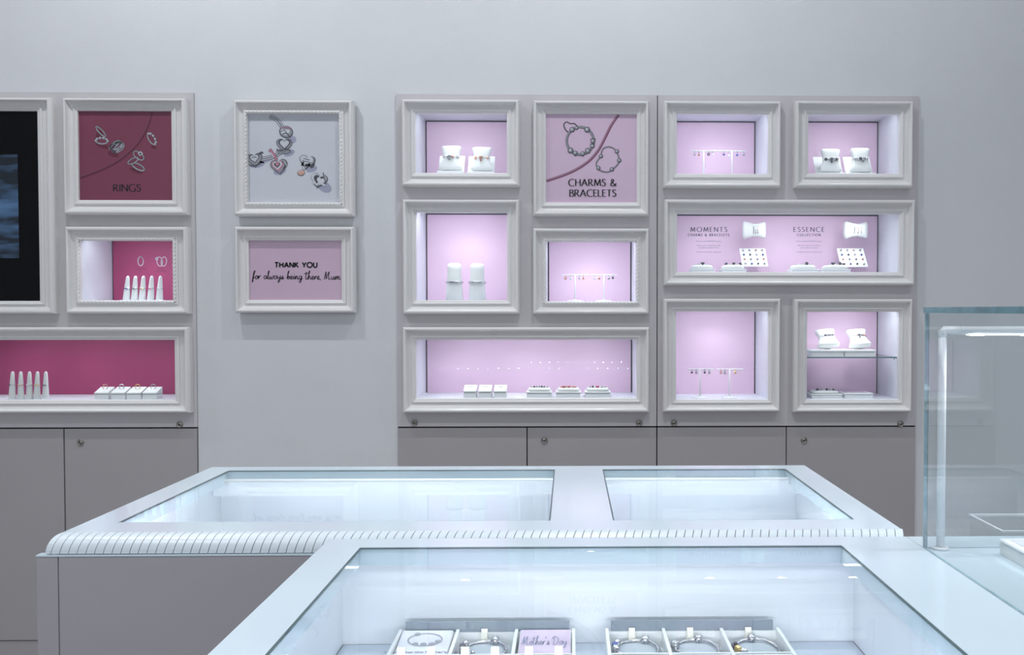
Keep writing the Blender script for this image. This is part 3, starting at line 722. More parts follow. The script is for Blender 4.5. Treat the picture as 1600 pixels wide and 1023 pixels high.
# ---------------------------------------------------------------- display props
ORD = ['first', 'second', 'third', 'fourth', 'fifth', 'sixth']
def sup(w, t, n=20, e=0.55):
    out = []
    for i in range(n):
        a = 2*pi*i/n; c, s = cos(a), sin(a)
        out.append((w/2*math.copysign(abs(c)**e, c), t/2*math.copysign(abs(s)**e, s)))
    return out
PW = [(0,.55,.55),(.015,.82,.8),(.05,.98,.95),(.12,1.0,1.0),(.22,.90,.98),(.35,.78,.95),(.5,.72,.94),(.65,.74,.94),(.78,.83,.95),(.88,.92,.92),(.95,.92,.8),(.985,.82,.6),(1,.6,.4)]
def pillow_mesh(w, h, t, top=1.0):
    m = MB(); rings = []
    for v, a, c in PW:
        ww = w*a*(1+(top-1)*v)
        rings.append([(x, y-t/2, v*h) for x, y in sup(ww, t*c)])
    m.loft(rings, 0, True, True)
    return m
def bead(mb, c, r, kind):
    if kind == 0: mb.ball(c, r, 0, 8, 5)
    elif kind == 1: mb.heart(c, r*2.3, r*1.2)
    elif kind == 2: mb.lathe(c, [(r*.55,-r*.7),(r,-r*.4),(r*1.05,0),(r,r*.4),(r*.55,r*.7)], 8, 0, 'x')
    else:
        for a in range(5): mb.ball((c[0]+r*.6*cos(a*1.257), c[1], c[2]+r*.6*sin(a*1.257)), r*.5, 0, 6, 4)
def bracelet(label, loc, rot, rx, ry, cy, beads, band='silver', br=0.0012, dangle=True, group=None, zsag=0.0):
    # worn round a cushion: elliptical band, beads on the front half; beads = list of (angle in degrees, radius, kind, material)
    r = thing('charm_bracelet', label, 'bracelet', loc, group, rot)
    m = MB(); pts = [(rx*cos(a), cy+ry*sin(a), zsag*max(0, -sin(a))) for a in (2*pi*i/32 for i in range(32))]
    m.tube(pts, br, 6, closed=True); m.build('band', band, r)
    for ang, rad, kind, mt in beads:
        a = radians(ang); m = MB(); c = (rx*cos(a), cy+ry*sin(a)-rad*.4, zsag*max(0,-sin(a)))
        bead(m, c, rad, kind); m.build('charm', mt, r)
    if dangle:
        a = radians(beads[len(beads)//2][0]); mt = beads[len(beads)//2][3]
        m = MB(); x = rx*cos(a)-.001; y = cy+ry*sin(a)-.003
        m.ball((x,y,-.007), .0022, 0, 8, 5); m.heart((x,y,-.0125), .0085, .003); m.build('pendant', mt, r)
    return r
def cushion_on_stand(where, u0, u1, vf, vb, pu, pw, ph, Yf, zf, beads, t=0.032, idx='', bw='silver'):
    # low ledge with a leaning back plate; the pillow stands upright on the ledge
    a = P(u0, vf, Yf); c = P(u1, vf, Yf); w = (c.x-a.x)/2; cx = (a.x+c.x)/2; hl = a.z-zf; dl = .048
    r = thing('display_stand', f'white stand under the {idx} {where}', 'display stand', (cx, Yf, zf))
    m = MB(); m.bevbox(-w, w, 0, dl, 0, hl, .001); m.build('ledge', 'white', r)
    zb = P(u0, vb, Yf+.085).z-zf; y0, y1, e = .040, .085, .0035
    m = MB(); m.loft([[(-w,y0,hl+.0003),(w,y0,hl+.0003),(w,y0+e,hl+.0003),(-w,y0+e,hl+.0003)], [(-w,y1,zb),(w,y1,zb),(w,y1+e,zb),(-w,y1+e,zb)]], 0, True); m.build('back_plate', 'leather', r)
    th = -radians(9); h = ph*PXM; wd_ = pw*PXM; up = Vector((0, sin(-th), cos(th)))
    base = Vector((P(pu, vf, Yf).x, Yf+.0345, zf+hl+.0008))
    p = thing('bracelet_pillow', f'white pinched pillow, {idx} {where}', 'pillow', base, None, (th, 0, 0))
    pillow_mesh(wd_, h, t, .92).build('cushion', 'leather', p)
    bracelet(f'charm bracelet round the {idx} {where}', base+up*h*.52, (th, 0, 0), wd_*.72*.96/2+.0012, t*.94/2+.0014, -t/2, beads, bw, dangle=True)
def rb(angs, mats, r=0.0064, kinds=(3,2,1,0)):
    return [(a, r*(.85+.3*random.random()), kinds[i % len(kinds)], mats[i % len(mats)]) for i, a in enumerate(angs)]
# G
z = FR['G']['zf']
cushion_on_stand('pillow in the niche left of the CHARMS & BRACELETS poster', 682.5, 723, 266.5, 243.5, 704, 36.5, 40, 3.545, z, rb((215,240,262,285,320), ['silver','silver','silver','rose','silver']), idx='silver-banded')
cushion_on_stand('pillow in the niche left of the CHARMS & BRACELETS poster', 729, 771, 267.5, 244, 752, 36.5, 39, 3.545, z, rb((225,258,268,318), ['rose','rose','rose','rose']), idx='rose-gold-banded')
# M
z = FR['M']['zf']
cushion_on_stand('pillow in the top corner niche', 1279, 1321.5, 269.5, 245, 1300.5, 36, 38.5, 3.545, z, rb((225,245,258,270,285,305,318), ['stone_dark','silver','silver','stone_dark','silver']), idx='dark-beaded')
cushion_on_stand('pillow in the top corner niche', 1326.5, 1369, 269.5, 245, 1347.5, 36, 40, 3.545, z, rb((222,245,262,278,292,312), ['silver','silver','stone_dark','silver']), idx='silver-beaded')

def t_stand(label, u, vbar, ub0, ub1, Y, zf, base=True):
    p = P(u, vbar, Y)
    r = thing('charm_stand', label, 'stand', (p.x, Y, zf))
    h = p.z-zf; a = P(ub0, vbar, Y).x-p.x; c = P(ub1, vbar, Y).x-p.x
    m = MB(); m.lathe((0,0,0), [(.0305,0),(.0305,.0025),(.027,.0045),(.006,.006),(.0045,.008)], 28); m.build('base', 'white', r)
    m = MB(); m.lathe((0,0,.0065), [(.0028,0),(.0028,h-.0065)], 10); m.build('stem', 'white', r)
    m = MB(); m.lathe((0,0,h), [(.0021,a),(.0025,a+.001),(.0025,c-.001),(.0021,c)], 8, 0, 'x'); m.build('bar', 'white', r)
    return p
def charm(label, u, vbar, Y, mts, drop=0.006, size=0.0052, kind=1):
    p = P(u, vbar, Y)
    r = thing('dangle_charm', label, 'charm', (p.x, Y, p.z))
    m = MB(); m.torus((0,0,-.0022), .0044, .0008, 14, 5, 0, Matrix.Rotation(pi/2, 3, 'Z')); m.lathe((0,0,-.0085), [(.0016,-.001),(.002,0),(.0016,.002)], 8); m.build('hook', mts[0], r)
    m = MB(); zc = -.009-drop
    if kind == 1: m.heart((0,-.001,zc), size*2.0, .0035)
    elif kind == 0: m.ball((0,-.001,zc), size, 0, 10, 6, (1,.6,1))
    elif kind == 2: m.lathe((0,-.001,zc-size), [(size*.3,-.0005),(size*1.1,size*.5),(size*.9,size*1.1),(size*.25,size*2.2)], 10, sy=.6)
    else:
        for a in range(5): m.ball((size*.75*cos(a*1.257), -.001, zc+size*.75*sin(a*1.257)), size*.5, 0, 6, 4)
    m.build('pendant', mts[1], r)
def stands(key, where, Y, vbar, spec):
    z = FR[key]['zf']
    for si, (u, b0, b1, chs) in enumerate(spec):
        side = ('left', 'right')[si]
        t_stand(f'white T-bar stand on the {side} side of {where}', u, vbar, b0, b1, Y, z)
        for i, (uc, m1, m2, kd, dr) in enumerate(chs):
            charm(f'{ORD[i]} charm from left, {side} T-bar, {where}', uc, vbar, Y, (m1, m2), dr, 0.0052, kd)
stands('K', 'the rope-edged niche under the bracelets poster', 3.56, 429.5, [
  (898.5, 878, 919, [(883.5,'rose','rose',3,.004),(892,'rose','stone_clear',0,.004),(905.5,'silver','silver',3,.004),(911.5,'rose','rose',0,.004)]),
  (943.5, 923, 964.5, [(929,'silver','stone_clear',0,.004),(936,'rose','rose',0,.004),(951,'silver','silver',2,.004),(957.5,'silver','stone_dark',1,.003)])])
stands('L', 'the niche above MOMENTS', 3.60, 236, [
  (1099.5, 1079.5, 1121.5, [(1085,'silver','silver',3,.004),(1092,'silver','rose',0,.006),(1107,'silver','stone_dark',3,.004),(1113.3,'silver','stone_clear',0,.005)]),
  (1143.8, 1123, 1165, [(1131,'silver','stone_blue',1,.005),(1138.8,'silver','stone_clear',2,.010),(1151.8,'silver','stone_blue',1,.007),(1162,'silver','silver',2,.004)])])
stands('O', 'the niche below MOMENTS', 3.54, 576.8, [
  (1094, 1074.5, 1115.5, [(1081,'silver','stone_dark',1,.004),(1088,'silver','silver',3,.004),(1101,'silver','stone_dark',1,.004),(1108,'silver','silver',3,.004)]),
  (1140, 1120, 1161.5, [(1126.5,'rose','rose',3,.004),(1132.5,'silver','silver',3,.005),(1148.8,'gold','gold',2,.003)])])

# H: bangle busts
def bust(label, blabel, u, w, vtop, Y, zf, stones):
    p = P(u, vtop, Y); h = p.z-zf; W_ = w*PXM
    r = thing('bangle_bust', label, 'bust', (p.x, Y, zf))
    prof = [(0,1.0,1.0),(.3,.93,.93),(.55,.86,.86),(.62,.82,.8),(.72,.79,.7),(.82,.81,.66),(.88,.82,.62),(.92,.80,.56),(.95,.75,.48),(.975,.66,.38),(.99,.54,.28),(1,.36,.16)]
    m = MB(); m.loft([[(x, y, v*h) for x, y in sup(W_*a, W_*.72*c, 24, .75)] for v, a, c in prof], 0, True, True); m.build('body', 'leather', r)
    zb = P(u, 441, Y).z
    b_ = thing('bangle', blabel, 'bangle', (p.x, Y, zb))
    rx = W_*.90/2+.0025; ry = W_*.72*.90/2+.0025
    m = MB(); m.tube([(rx*cos(a), ry*sin(a), 0) for a in (2*pi*i/36 for i in range(36))], .0036, 8, closed=True); m.build('band', 'silver', b_)
    n = stones
    for i in range(n):
        a = radians(270-26+52*i/(n-1)); m = MB(); m.ball((rx*cos(a), ry*sin(a)-.0030, 0), .0024, 0, 8, 5); m.build('stone', 'stone_dark', b_)
z = FR['H']['zf']
bust('tapered white bust with a fully beaded bangle', 'silver bangle with a full row of stones', 709.8, 27.5, 411, 3.57, z, 11)
bust('tapered white bust with a half beaded bangle', 'silver bangle with a short row of dark stones', 745.8, 27.5, 411.5, 3.57, z, 7)

# ring cones
def cone(label, rlabel, ub, ut, vtop, vring, Y, zf, wpx, metal, stone, kind):
    pb = P(ub, 600, Y); pt = P(ut, vtop, Y); h = pt.z-zf; R_ = wpx*PXM/2; lean = pt.x-pb.x
    r = thing('ring_cone', label, 'ring cone', (pb.x, Y, zf))
    m = MB(); rings = []
    for v, a in ((0,1.0),(.02,1.02),(.45,.80),(.75,.62),(.9,.52),(.96,.42),(.99,.26),(1,.08)):
        rings.append([(lean*v+R_*a*cos(2*pi*i/16), R_*a*.8*sin(2*pi*i/16), v*h) for i in range(16)])
    m.loft(rings, 0, True, True); m.build('cone', 'leather', r)
    m = MB(); m.bevbox(-R_*1.25, R_*1.25, -R_*1.2, R_*1.2, -.0002, .0022, .0006); m.build('foot_plate', 'stone_clear', r)
    zr = P(ub, vring, Y).z; v = (zr-zf)/h; rr = R_*(1.02-.5*v)+.0009
    g = thing('ring', rlabel, 'ring', (pb.x+lean*v, Y, zr))
    m = MB(); m.tube([(rr*cos(a), rr*.82*sin(a), 0) for a in (2*pi*i/24 for i in range(24))], .0013, 6, closed=True); m.build('band', metal, g)
    y = -rr*.82-.001
    if kind == 0:
        m = MB(); m.ball((-rr*.6, y*.8, .0005), .0034, 0, 10, 6); m.build('stone', stone, g)
    elif kind == 1:
        for i in range(4):
            a = radians(270-54+36*i); m = MB(); m.ball((rr*cos(a)*1.05, rr*.86*sin(a), 0), .0019, 0, 8, 5); m.build('stone', stone, g)
    else:
        for i in range(3): m = MB(); m.ball((-rr*.5+rr*.5*i, y, .0006*(i % 2)-.0008*i), .0023, 0, 8, 5); m.build('stone', stone, g)
z = FR['D']['zf']
dk = ['silver ring with one big dark stone','rose gold beaded band ring','silver ring with clustered stones','rose gold plain beaded ring','silver ring with a hanging drop']
for i, (ub, ut, mt, st, kd) in enumerate(((18.6,19.8,'silver','stone_dark',0),(32.2,32.6,'rose','rose',1),(45.5,46.2,'silver','stone_clear',2),(57.3,58.6,'rose','gold',1),(71,71.6,'silver','stone_dark',2))):
    cone(f'{ORD[i]} white ring cone from left in the long magenta niche', f'{dk[i]} on the {ORD[i]} cone of the magenta niche', ub, ut, 580, 601, 3.51, z, 10.6, mt, st, kd)
z = FR['C']['zf']
ck = ['stone_blue','stone_dark','gold','stone_pink','stone_clear']
cn = ['blue','dark','golden','red','clear']
for i, (ub, ut) in enumerate(((199,199.8),(211.6,211.8),(223.6,224.3),(236.8,237.3),(250.5,250.9))):
    cone(f'{ORD[i]} white ring cone from left in the small rope-edged niche', f'silver ring with {cn[i]} stones on the {ORD[i]} small-niche cone', ub, ut, 430.8, 450.5, 3.56, z, 11, 'silver', ck[i], 2)

# D: slanted ring blocks; I: stud blocks
def ring_block(label, rlabel, u0, u1, vf, vb, vbot, Yf, depth, zf, metal, stone, back='white'):
    a = P(u0, vf, Yf); c = P(u1, vf, Yf); w = (c.x-a.x)/2; h0 = a.z-zf; dp = depth; h1 = P((u0+u1)/2, vb, Yf+depth).z-zf
    r = thing('ring_block', label, 'display block', ((a.x+c.x)/2, Yf, zf))
    m = MB(); m.bevbox(-w, w, 0, dp, 0, h0*.72, .0008); m.build('base', 'white', r)
    m = MB(); z0 = h0*.80
    vs = [(-w,-.0005,z0),(w,-.0005,z0),(w,dp,z0),(-w,dp,z0),(-w,-.0005,h0),(w,-.0005,h0),(w,dp,h1),(-w,dp,h1)]
    m.add(vs, [(0,3,2,1),(4,5,6,7),(0,1,5,4),(2,3,7,6),(1,2,6,5),(3,0,4,7)]); m.box(-w+.002, w-.002, .002, dp-.002, h0*.72, z0, 1)
    m.build('slanted_top', ['leather','gedge'], r)
    m = MB(); m.box(-w*.8, -w*.1, -.0015, .004, 0, h0*.16); m.build('price_tag', 'white', r)
    return r, Vector(((a.x+c.x)/2, Yf+dp*.62, zf+h0+(h1-h0)*.62)), w
z = FR['D']['zf']
for i, (u0, u1, mt, st) in enumerate(((147,168.5,'rose','rose'),(173,194.5,'silver','stone_clear'),(198,220,'gold','gold'),(222.5,244.5,'silver','silver'))):
    r, c, w = ring_block(f'{ORD[i]} slanted white ring block from left in the magenta niche', '', u0, u1, 613.5, 604, 621, 3.50, .052, z, mt, st)
    g = thing('ring', f'{mt.replace("rose","rose gold")} ring standing on the {ORD[i]} slanted block from left', 'ring', c)
    m = MB(); m.torus((0,0,.0078), .0095, .0014, 24, 6); m.build('band', mt, g)
    m = MB()
    for k in range(5): a = radians(50+20*k); m.ball((.0097*cos(a), -.0005, .0078+.0097*sin(a)), .0021, 0, 8, 5)
    m.build('stones', st, g)
z = FR['I']['zf']
for i, (u0, u1, mt) in enumerate(((724,744,'stone_dark'),(747.5,767.5,'stone_pink'),(771.5,791,'stone_blue'))):
    r, c, w = ring_block(f'white stud block with {["dark","red","blue"][i]} studs in the long pink niche', '', u0, u1, 610.8, 601, 620, 3.497, .05, z, 'silver', mt)
    for s_, dx in (('left', -.004), ('right', .004)):
        e = thing('ear_stud', f'{s_} {["dark","red","blue"][i]} ear stud on its white block', 'earring', (c.x+dx, c.y, c.z+.0009))
        m = MB(); m.ball((0,0,0), .0018, 0, 8, 5); m.build('stud', 'silver', e); m = MB(); m.ball((0,-.0008,.001), .0016, 0, 8, 5); m.build('stone', mt, e)

# bracelet pads
def pad_mesh(w, d_, h):
    m = MB(); m.loft([[(x, y+d_/2, z_) for x, y in sup(w*a, d_*a, 28, .5)] for z_, a in ((0,.9),(h*.18,.98),(h*.4,1.0),(h*.62,.96),(h*.84,.84),(h*.96,.66),(h,.45))], 0, True, True)
    return m
def pad(label, blabel, u0, u1, vtop, vbase, Yf, zf, beads, mt='silver', depth=.085, cush=True, skew=0.0):
    a = P(u0, vbase, Yf); c = P(u1, vbase, Yf); w = c.x-a.x; hb = P(u0, vbase, Yf).z-zf
    r = thing('bracelet_pad', label, 'display block', ((a.x+c.x)/2, Yf, zf))
    m = MB(); m.bevbox(-w/2+.002, w/2-.002, .002, depth-.002, 0, hb*.70, .001); m.build('base', 'white', r)
    m = MB(); m.bevbox(-w/2, w/2, 0, depth, hb*.76, hb, .0012); m.box(-w/2+.004, w/2-.004, .004, depth-.004, hb*.68, hb*.77, 1); m.build('tray', ['white','gedge'], r)
    if not cush: return r
    hc = P((u0+u1)/2, vtop, Yf+depth*.45).z-zf-hb
    pm = pad_mesh(w*.88, depth*.86, hc); o = pm.build('cushion', 'leather', r, (0, depth*.07, hb))
    if beads:
        g = thing('charm_bracelet', blabel, 'bracelet', ((a.x+c.x)/2, Yf+depth*.42, zf+hb+hc))
        L = w*.33
        m = MB(); m.tube([(L*cos(t), .020*sin(t), .0016-.0045*(abs(cos(t))**3)) for t in (2*pi*i/30 for i in range(30))], .0013, 6, closed=True); m.build('band', mt, g)
        for x, rad, kind, bm in beads:
            yy = -.020*sqrt(max(0, 1-x*x)); m = MB(); bead(m, (x*L, yy, .0035-.0035*abs(x)**3), rad, kind); m.build('charm', bm, g)
    return r
def bb(xs, ms, r=.0042, kinds=(3,0,1)):
    return [(x, r*(.85+.3*random.random()), kinds[i % len(kinds)], ms[i % len(ms)]) for i, x in enumerate(xs)]
z = FR['I']['zf']
pad('white cushion block with a silver bracelet in the long pink niche','silver beaded bracelet on its cushion in the long pink niche',822,862.5,604.5,612,3.497,z,bb((-.95,-.6,-.3,0,.3,.6,.95),['silver','stone_dark','silver']))
pad('white cushion block with a rose gold bracelet in the long pink niche','rose gold beaded bracelet on its cushion in the long pink niche',868,908,604.5,612,3.497,z,bb((-.85,-.6,-.4,0,.15,.6,.85),['rose','stone_pink','rose']),'rose')
pad('white cushion block with a pink-stone bracelet in the long pink niche','silver bracelet with pink stones in the long pink niche',913.5,954.5,604.5,612,3.497,z,bb((-.9,-.55,-.1,.05,.5,.9),['silver','stone_dark','stone_pink','stone_pink','silver']))
z = FR['N']['zf']
pad('white cushion block under the MOMENTS lettering, first from left','thin chain bracelet with one dark charm under MOMENTS',1079.5,1118,413.5,420,3.53,z,bb((0,),['stone_dark'],.006,(1,)))
pad('white cushion block under the MOMENTS lettering, second from left','chain bracelet with three dark charms under MOMENTS',1128,1167,413.5,420,3.53,z,bb((-.85,0,.85),['stone_dark'],.0062,(3,1,3)))
pad('white cushion block under the ESSENCE lettering, first from left','thin bracelet with a single dark charm under ESSENCE',1237,1280,413.5,420,3.53,z,bb((.25,),['stone_dark'],.0065,(3,)))
pad('white cushion block under the ESSENCE lettering, second from left','thin bracelet with three dark charms under ESSENCE',1288,1330,413.5,420,3.53,z,bb((-.4,.4,.9),['stone_dark'],.006,(1,3,1)))

# N: wall-hung pillows with bangles, tilted charm cards
def hung_pillow(label, blabel, uc, vc, w, h, Y, mats):
    p = P(uc, vc, Y); t = .03
    r = thing('bracelet_pillow', label, 'pillow', (p.x-w*PXM/2, Y, p.z), None, (0, pi/2, 0))
    # local z runs along world x
    pillow_mesh(h*PXM*1.0, w*PXM, t).build('cushion', 'leather', r)
    m = MB(); m.box(-.010, .010, 0, YB-Y-.0004, w*PXM*.35, w*PXM*.65); m.build('wall_mount', 'stone_clear', r)
    for i, (f, mt) in enumerate(mats):
        g = thing('bangle', blabel[i], 'bangle', (p.x-w*PXM/2+w*PXM*f, Y-t/2, p.z), None, (0, pi/2, 0))
        rx = h*PXM*.74/2+.001; ry = t*.95/2+.0012
        m = MB(); m.tube([(rx*cos(a), ry*sin(a), .0015*sin(3*a+i)) for a in (2*pi*k/36 for k in range(36))], .0011, 6, closed=True); m.build('band', mt, g)
        m = MB(); bead(m, (rx*.4*(-1 if i == 0 else 1), -ry-.001, 0), .0026, 0); m.build('clasp', 'silver', g)
hung_pillow('white pillow wrapped with bangles beside MOMENTS', ['dark bangle on the MOMENTS pillow','rose gold bangle on the MOMENTS pillow','pale gold bangle on the MOMENTS pillow'], 1177, 360, 38, 29, 3.655, [(.44,'stone_dark'),(.54,'silver'),(.64,'rose')])
hung_pillow('white pillow wrapped with bangles beside ESSENCE', ['dark bangle on the ESSENCE pillow','rose gold bangle on the ESSENCE pillow','silver clasp bangle on the ESSENCE pillow'], 1335, 360, 39, 29, 3.655, [(.40,'stone_dark'),(.56,'rose'),(.70,'silver')])
def charm_card(label, tl, tr, bl, br, Yt, Yb, word):
    a = P(*tl, Yt); b_ = P(*tr, Yt); c = P(*bl, Yb); e = P(*br, Yb)
    r = thing('charm_card', label, 'charm card', (c+e)/2)
    o = r.location
    n = (b_-a).cross(c-a).normalized()
    if n.y > 0: n = -n
    m = MB(); back = [p-n*.003-o for p in (c, e, b_, a)]; front = [p-o for p in (c, e, b_, a)]
    m.loft([back, front], 0, True); m.build('board', 'white', r)
    zc_ = (a.z+c.z)/2
    m = MB(); m.box(-.008, .008, (Yt+Yb)/2-o.y+.004, YB-o.y-.0004, zc_-o.z-.004, zc_-o.z+.004); m.build('bracket', 'stone_clear', r)
    for i in range(4):
        for j in range(4):
            s, t = .13+.245*j, .12+.25*i
            q = (a*(1-s)+b_*s)*(1-t)+(c*(1-s)+e*s)*t+n*.0024
            g = thing('loose_charm', f'charm in row {ORD[i]}, column {ORD[j]} of the card beside {word}', 'charm', q)
            m = MB(); k = (i*4+j*3) % 4; bead(m, (0,0,0), .0030+.0012*((i+2*j) % 3)/2, k)
            m.build('bead', ['silver','stone_dark','silver','silver','rose','stone_blue'][(i*5+j*2) % 6], g)
            m = MB(); m.torus((0,0,0), .0036, .0008, 12, 5); m.build('band', 'stone_dark', g)
charm_card('white card of sixteen charms beside MOMENTS', (1155,388), (1195.5,388), (1160,416), (1200.5,416), 3.665, 3.625, 'MOMENTS')
charm_card('white card of sixteen charms beside ESSENCE', (1307.5,388), (1348.5,388), (1314,416.5), (1356.5,416.5), 3.665, 3.615, 'ESSENCE')

# P: glass shelf, cushions and blocks
d = FR['P']; x0, z0, x1, z1 = d['i']; zs = P(1330, 557.5, YP).z
m = MB(); m.box(x0+.001, x1-.001, YP+.004, YB-.001, zs-.005, zs, 0, 1); wpart(m, 'glass_shelf', ['glass','gedge'], d['root'])
for x in (x0+.006, x1-.006):
    m = MB(); m.lathe((x, YP+.02, zs-.0052), [(.003,-.006),(.003,0)], 8); wpart(m, 'shelf_pin', 'silver', d['root'])
def block_box(label, u0, u1, vt, Yf, zf, depth=.10):
    a = P(u0, vt, Yf); c = P(u1, vt, Yf); w = c.x-a.x; h = a.z-zf
    r = thing('display_box', label, 'display block', ((a.x+c.x)/2, Yf, zf))
    m = MB(); m.bevbox(-w/2+.0015, w/2-.0015, .0015, depth-.0015, 0, h*.62, .001); m.build('base', 'white', r)
    m = MB(); m.box(-w/2+.003, w/2-.003, .003, depth-.003, h*.60, h*.70); m.build('joint', 'gedge', r)
    m = MB(); m.bevbox(-w/2, w/2, 0, depth, h*.70, h, .0015); m.build('lid', 'white', r)
    return r, Vector(((a.x+c.x)/2, Yf, zf+h))
for nm, u0, u1, pu, bd in (('first', 1268, 1319, 1297, ['silver','stone_dark','silver']), ('second', 1320, 1369, 1346.5, ['silver','rose','stone_dark'])):
    r, c = block_box(f'white box on the glass shelf, {nm} from left', u0, u1, 546.5, 3.535, zs)
    th = -radians(40); up = Vector((0, sin(-th), cos(th))); base = Vector((P(pu, 546, 3.55).x, 3.575, c.z+.013))
    w, h, t = 36*PXM, 34*PXM, .032
    base.z = c.z + .0012
    p = thing('bracelet_pillow', f'white leaning pillow on the {nm} box of the glass shelf', 'pillow', base, None, (th, radians(-4), 0))
    pillow_mesh(w, h, t, .93).build('cushion', 'leather', p)
    m = MB(); m.add([(-.012,0,h*.1),(.012,0,h*.1),(.012,0,h*.55),(-.012,0,h*.55),(-.012,h*.62*sin(radians(40)),h*.1-.02),(.012,h*.62*sin(radians(40)),h*.1-.02)], [(0,1,2,3),(0,4,5,1),(3,2,5,4),(1,5,2),(0,3,4)]); m.build('strut', 'white', p)
    bracelet(f'charm bracelet round the pillow on the {nm} shelf box', base+up*h*.55, (th, radians(-4), 0), w*.72/2+.0012, t*.94/2+.0014, -t/2, rb((232,252,270,290,308), bd, .0048), dangle=True)
z = FR['P']['zf']
pad('white cushion block with dark charms below the glass shelf','dark charm bracelet on the block below the glass shelf',1268,1317,609,615.5,3.53,z,bb((-.75,-.4,.1,.4,.8),['stone_dark','silver'],.0052,(3,0,3)), depth=.10)
r, c = block_box('low white box without cushion below the glass shelf', 1319.5, 1365, 614, 3.53, z)
m = MB(); m.box(c.x-.045, c.x+.045, c.y+.02, c.y+.09, c.z+.0002, c.z+.0012); o = m.build('price_card', 'card'); tag(o, 'flat lilac card lying on the low box below the glass shelf', 'card')

# ---------------------------------------------------------------- island counter (T head) behind the front counter
def avg(*a): return sum(a)/len(a)
xi0 = avg(Q(103.4,830.5,ZT).x, Q(329.3,729.2,ZT).x); xi1 = avg(Q(1409,827,ZT).x, Q(1257.5,726.8,ZT).x)
yi0 = avg(Q(103.4,830.5,ZT).y, Q(1409,827,ZT).y); yi1 = avg(Q(329.3,729.2,ZT).y, Q(1257.5,726.8,ZT).y)
RR = 0.0255; TH = 0.025; IN = 0.150
pl = (avg(Q(355,735,ZT).x, Q(184.6,817,ZT).x), avg(Q(184.6,817,ZT).y, Q(862,812,ZT).y), avg(Q(866,733.6,ZT).x, Q(862,812,ZT).x), Q(600,734,ZT).y)
p2 = (avg(Q(941,733.6,ZT).x, Q(958,812,ZT).x), pl[1], avg(Q(1229,734.4,ZT).x, Q(1339,812.8,ZT).x), pl[3])
isl = thing('display_counter', 'white glass-topped island counter with ribbed front rim', 'counter', ((xi0+xi1)/2, yi0-RR, 0))
m = MB(); holes_flat(m, (xi0, yi0, xi1, yi1), [pl, p2], ZT-TH, ZT); wpart(m, 'top_frame', 'counter', isl)
yf = yi0-RR            # front of the body
xb0 = Q(66.5, 862, ZT-RR).x
def glazing(root, r, name='glass_pane'):
    x0, y0, x1, y1 = r; s = 0.0022
    m = MB(); holes_flat(m, (x0, y0, x1, y1), [(x0+s, y0+s, x1-s, y1-s)], ZT-0.0024, ZT-0.0004); wpart(m, 'glass_seal', 'seal', root)
    m = MB(); m.box(x0+s+.0002, x1-s-.0002, y0+s+.0002, y1-s-.0002, ZT-0.009, ZT-0.0002); wpart(m, name, 'counterglass', root)
glazing(isl, pl); glazing(isl, p2)
# body: closed box below the show compartment, walls round it
zin = ZT-IN
m = MB(); m.box(xb0, xi1+.01, yf, yi1-.004, 0.08, zin-0.012)
m.box(xb0, xi1+.01, yf, yf+.018, zin-.012, ZT-RR-.004); m.box(xb0, xi1+.01, yi1-.022, yi1-.004, zin-.012, ZT-TH-.0005)
m.box(xb0, xb0+.02, yf+.018, yi1-.022, zin-.012, ZT-TH-.0005); m.box(xi1-.01, xi1+.01, yf+.018, yi1-.022, zin-.012, ZT-TH-.0005)
wpart(m, 'body', 'body', isl)
xs_ = Q(90.5, 866, ZT-RR).x
m = MB(); m.box(xb0-.0006, xs_-.0010, yf-.0022, yf-.0002, 0.08, ZT-RR-.004); wpart(m, 'corner_panel', 'body', isl)
m = MB(); m.box(xs_+.0010, xi1+.01, yf-.0022, yf-.0002, 0.08, ZT-RR-.004); wpart(m, 'front_panel', 'body', isl)
m = MB(); m.box(xb0+.03, xi1-.02, yf+.04, yi1-.04, 0, 0.08); wpart(m, 'plinth', 'dark', isl)
m = MB(); m.box(xb0-.0014, xi1+.01, yf-.0030, yf+.012, ZT-RR-.0034, ZT-RR-.0012); wpart(m, 'edge_strip', 'counter', isl)
# ribbed quarter-round rim, one piece after the other
pitch = 0.01265; ncut = int((xi1-xi0)/pitch)
def rim_piece(w, slant):
    m = MB(); n = 10; g = .00055; top = []; low = []
    for k in range(n+1):
        a = pi/2*k/n; y = -RR*sin(a); zz = RR*cos(a)-RR; dx = -slant*k/n
        top.append([(dx+g, y, zz), (dx+w-g, y, zz)])
        low.append([(dx+g, y*.84+.0004, (zz+RR)*.84-RR), (dx+w-g, y*.84+.0004, (zz+RR)*.84-RR)])
    m.add([p for q in top for p in q], [(2*k, 2*k+2, 2*k+3, 2*k+1) for k in range(n)], 0, True)
    for e in (0, 1):
        m.add([q[e] for q in top]+[q[e] for q in low], [(k, k+1, n+2+k, n+1+k) if e else (n+1+k, n+2+k, k+1, k) for k in range(n)], 0)
    m.add([p for q in low for p in q], [(2*k+1, 2*k+3, 2*k+2, 2*k) for k in range(n)], 0)
    m.add([top[0][0], top[0][1], low[0][1], low[0][0], top[n][0], top[n][1], low[n][1], low[n][0]], [(0,1,2,3),(7,6,5,4)], 0)
    return m.mesh('rim_segment', 'rim')
rm = rim_piece(pitch, 0.0095)
for k in range(ncut):
    o = place('rim_segment', rm, isl, None); o.location = Vector((xi0+.006+k*pitch, yi0, ZT)) - isl.location
m = MB()   # rounded end cap at the free corner and the core behind the joints
rings = []
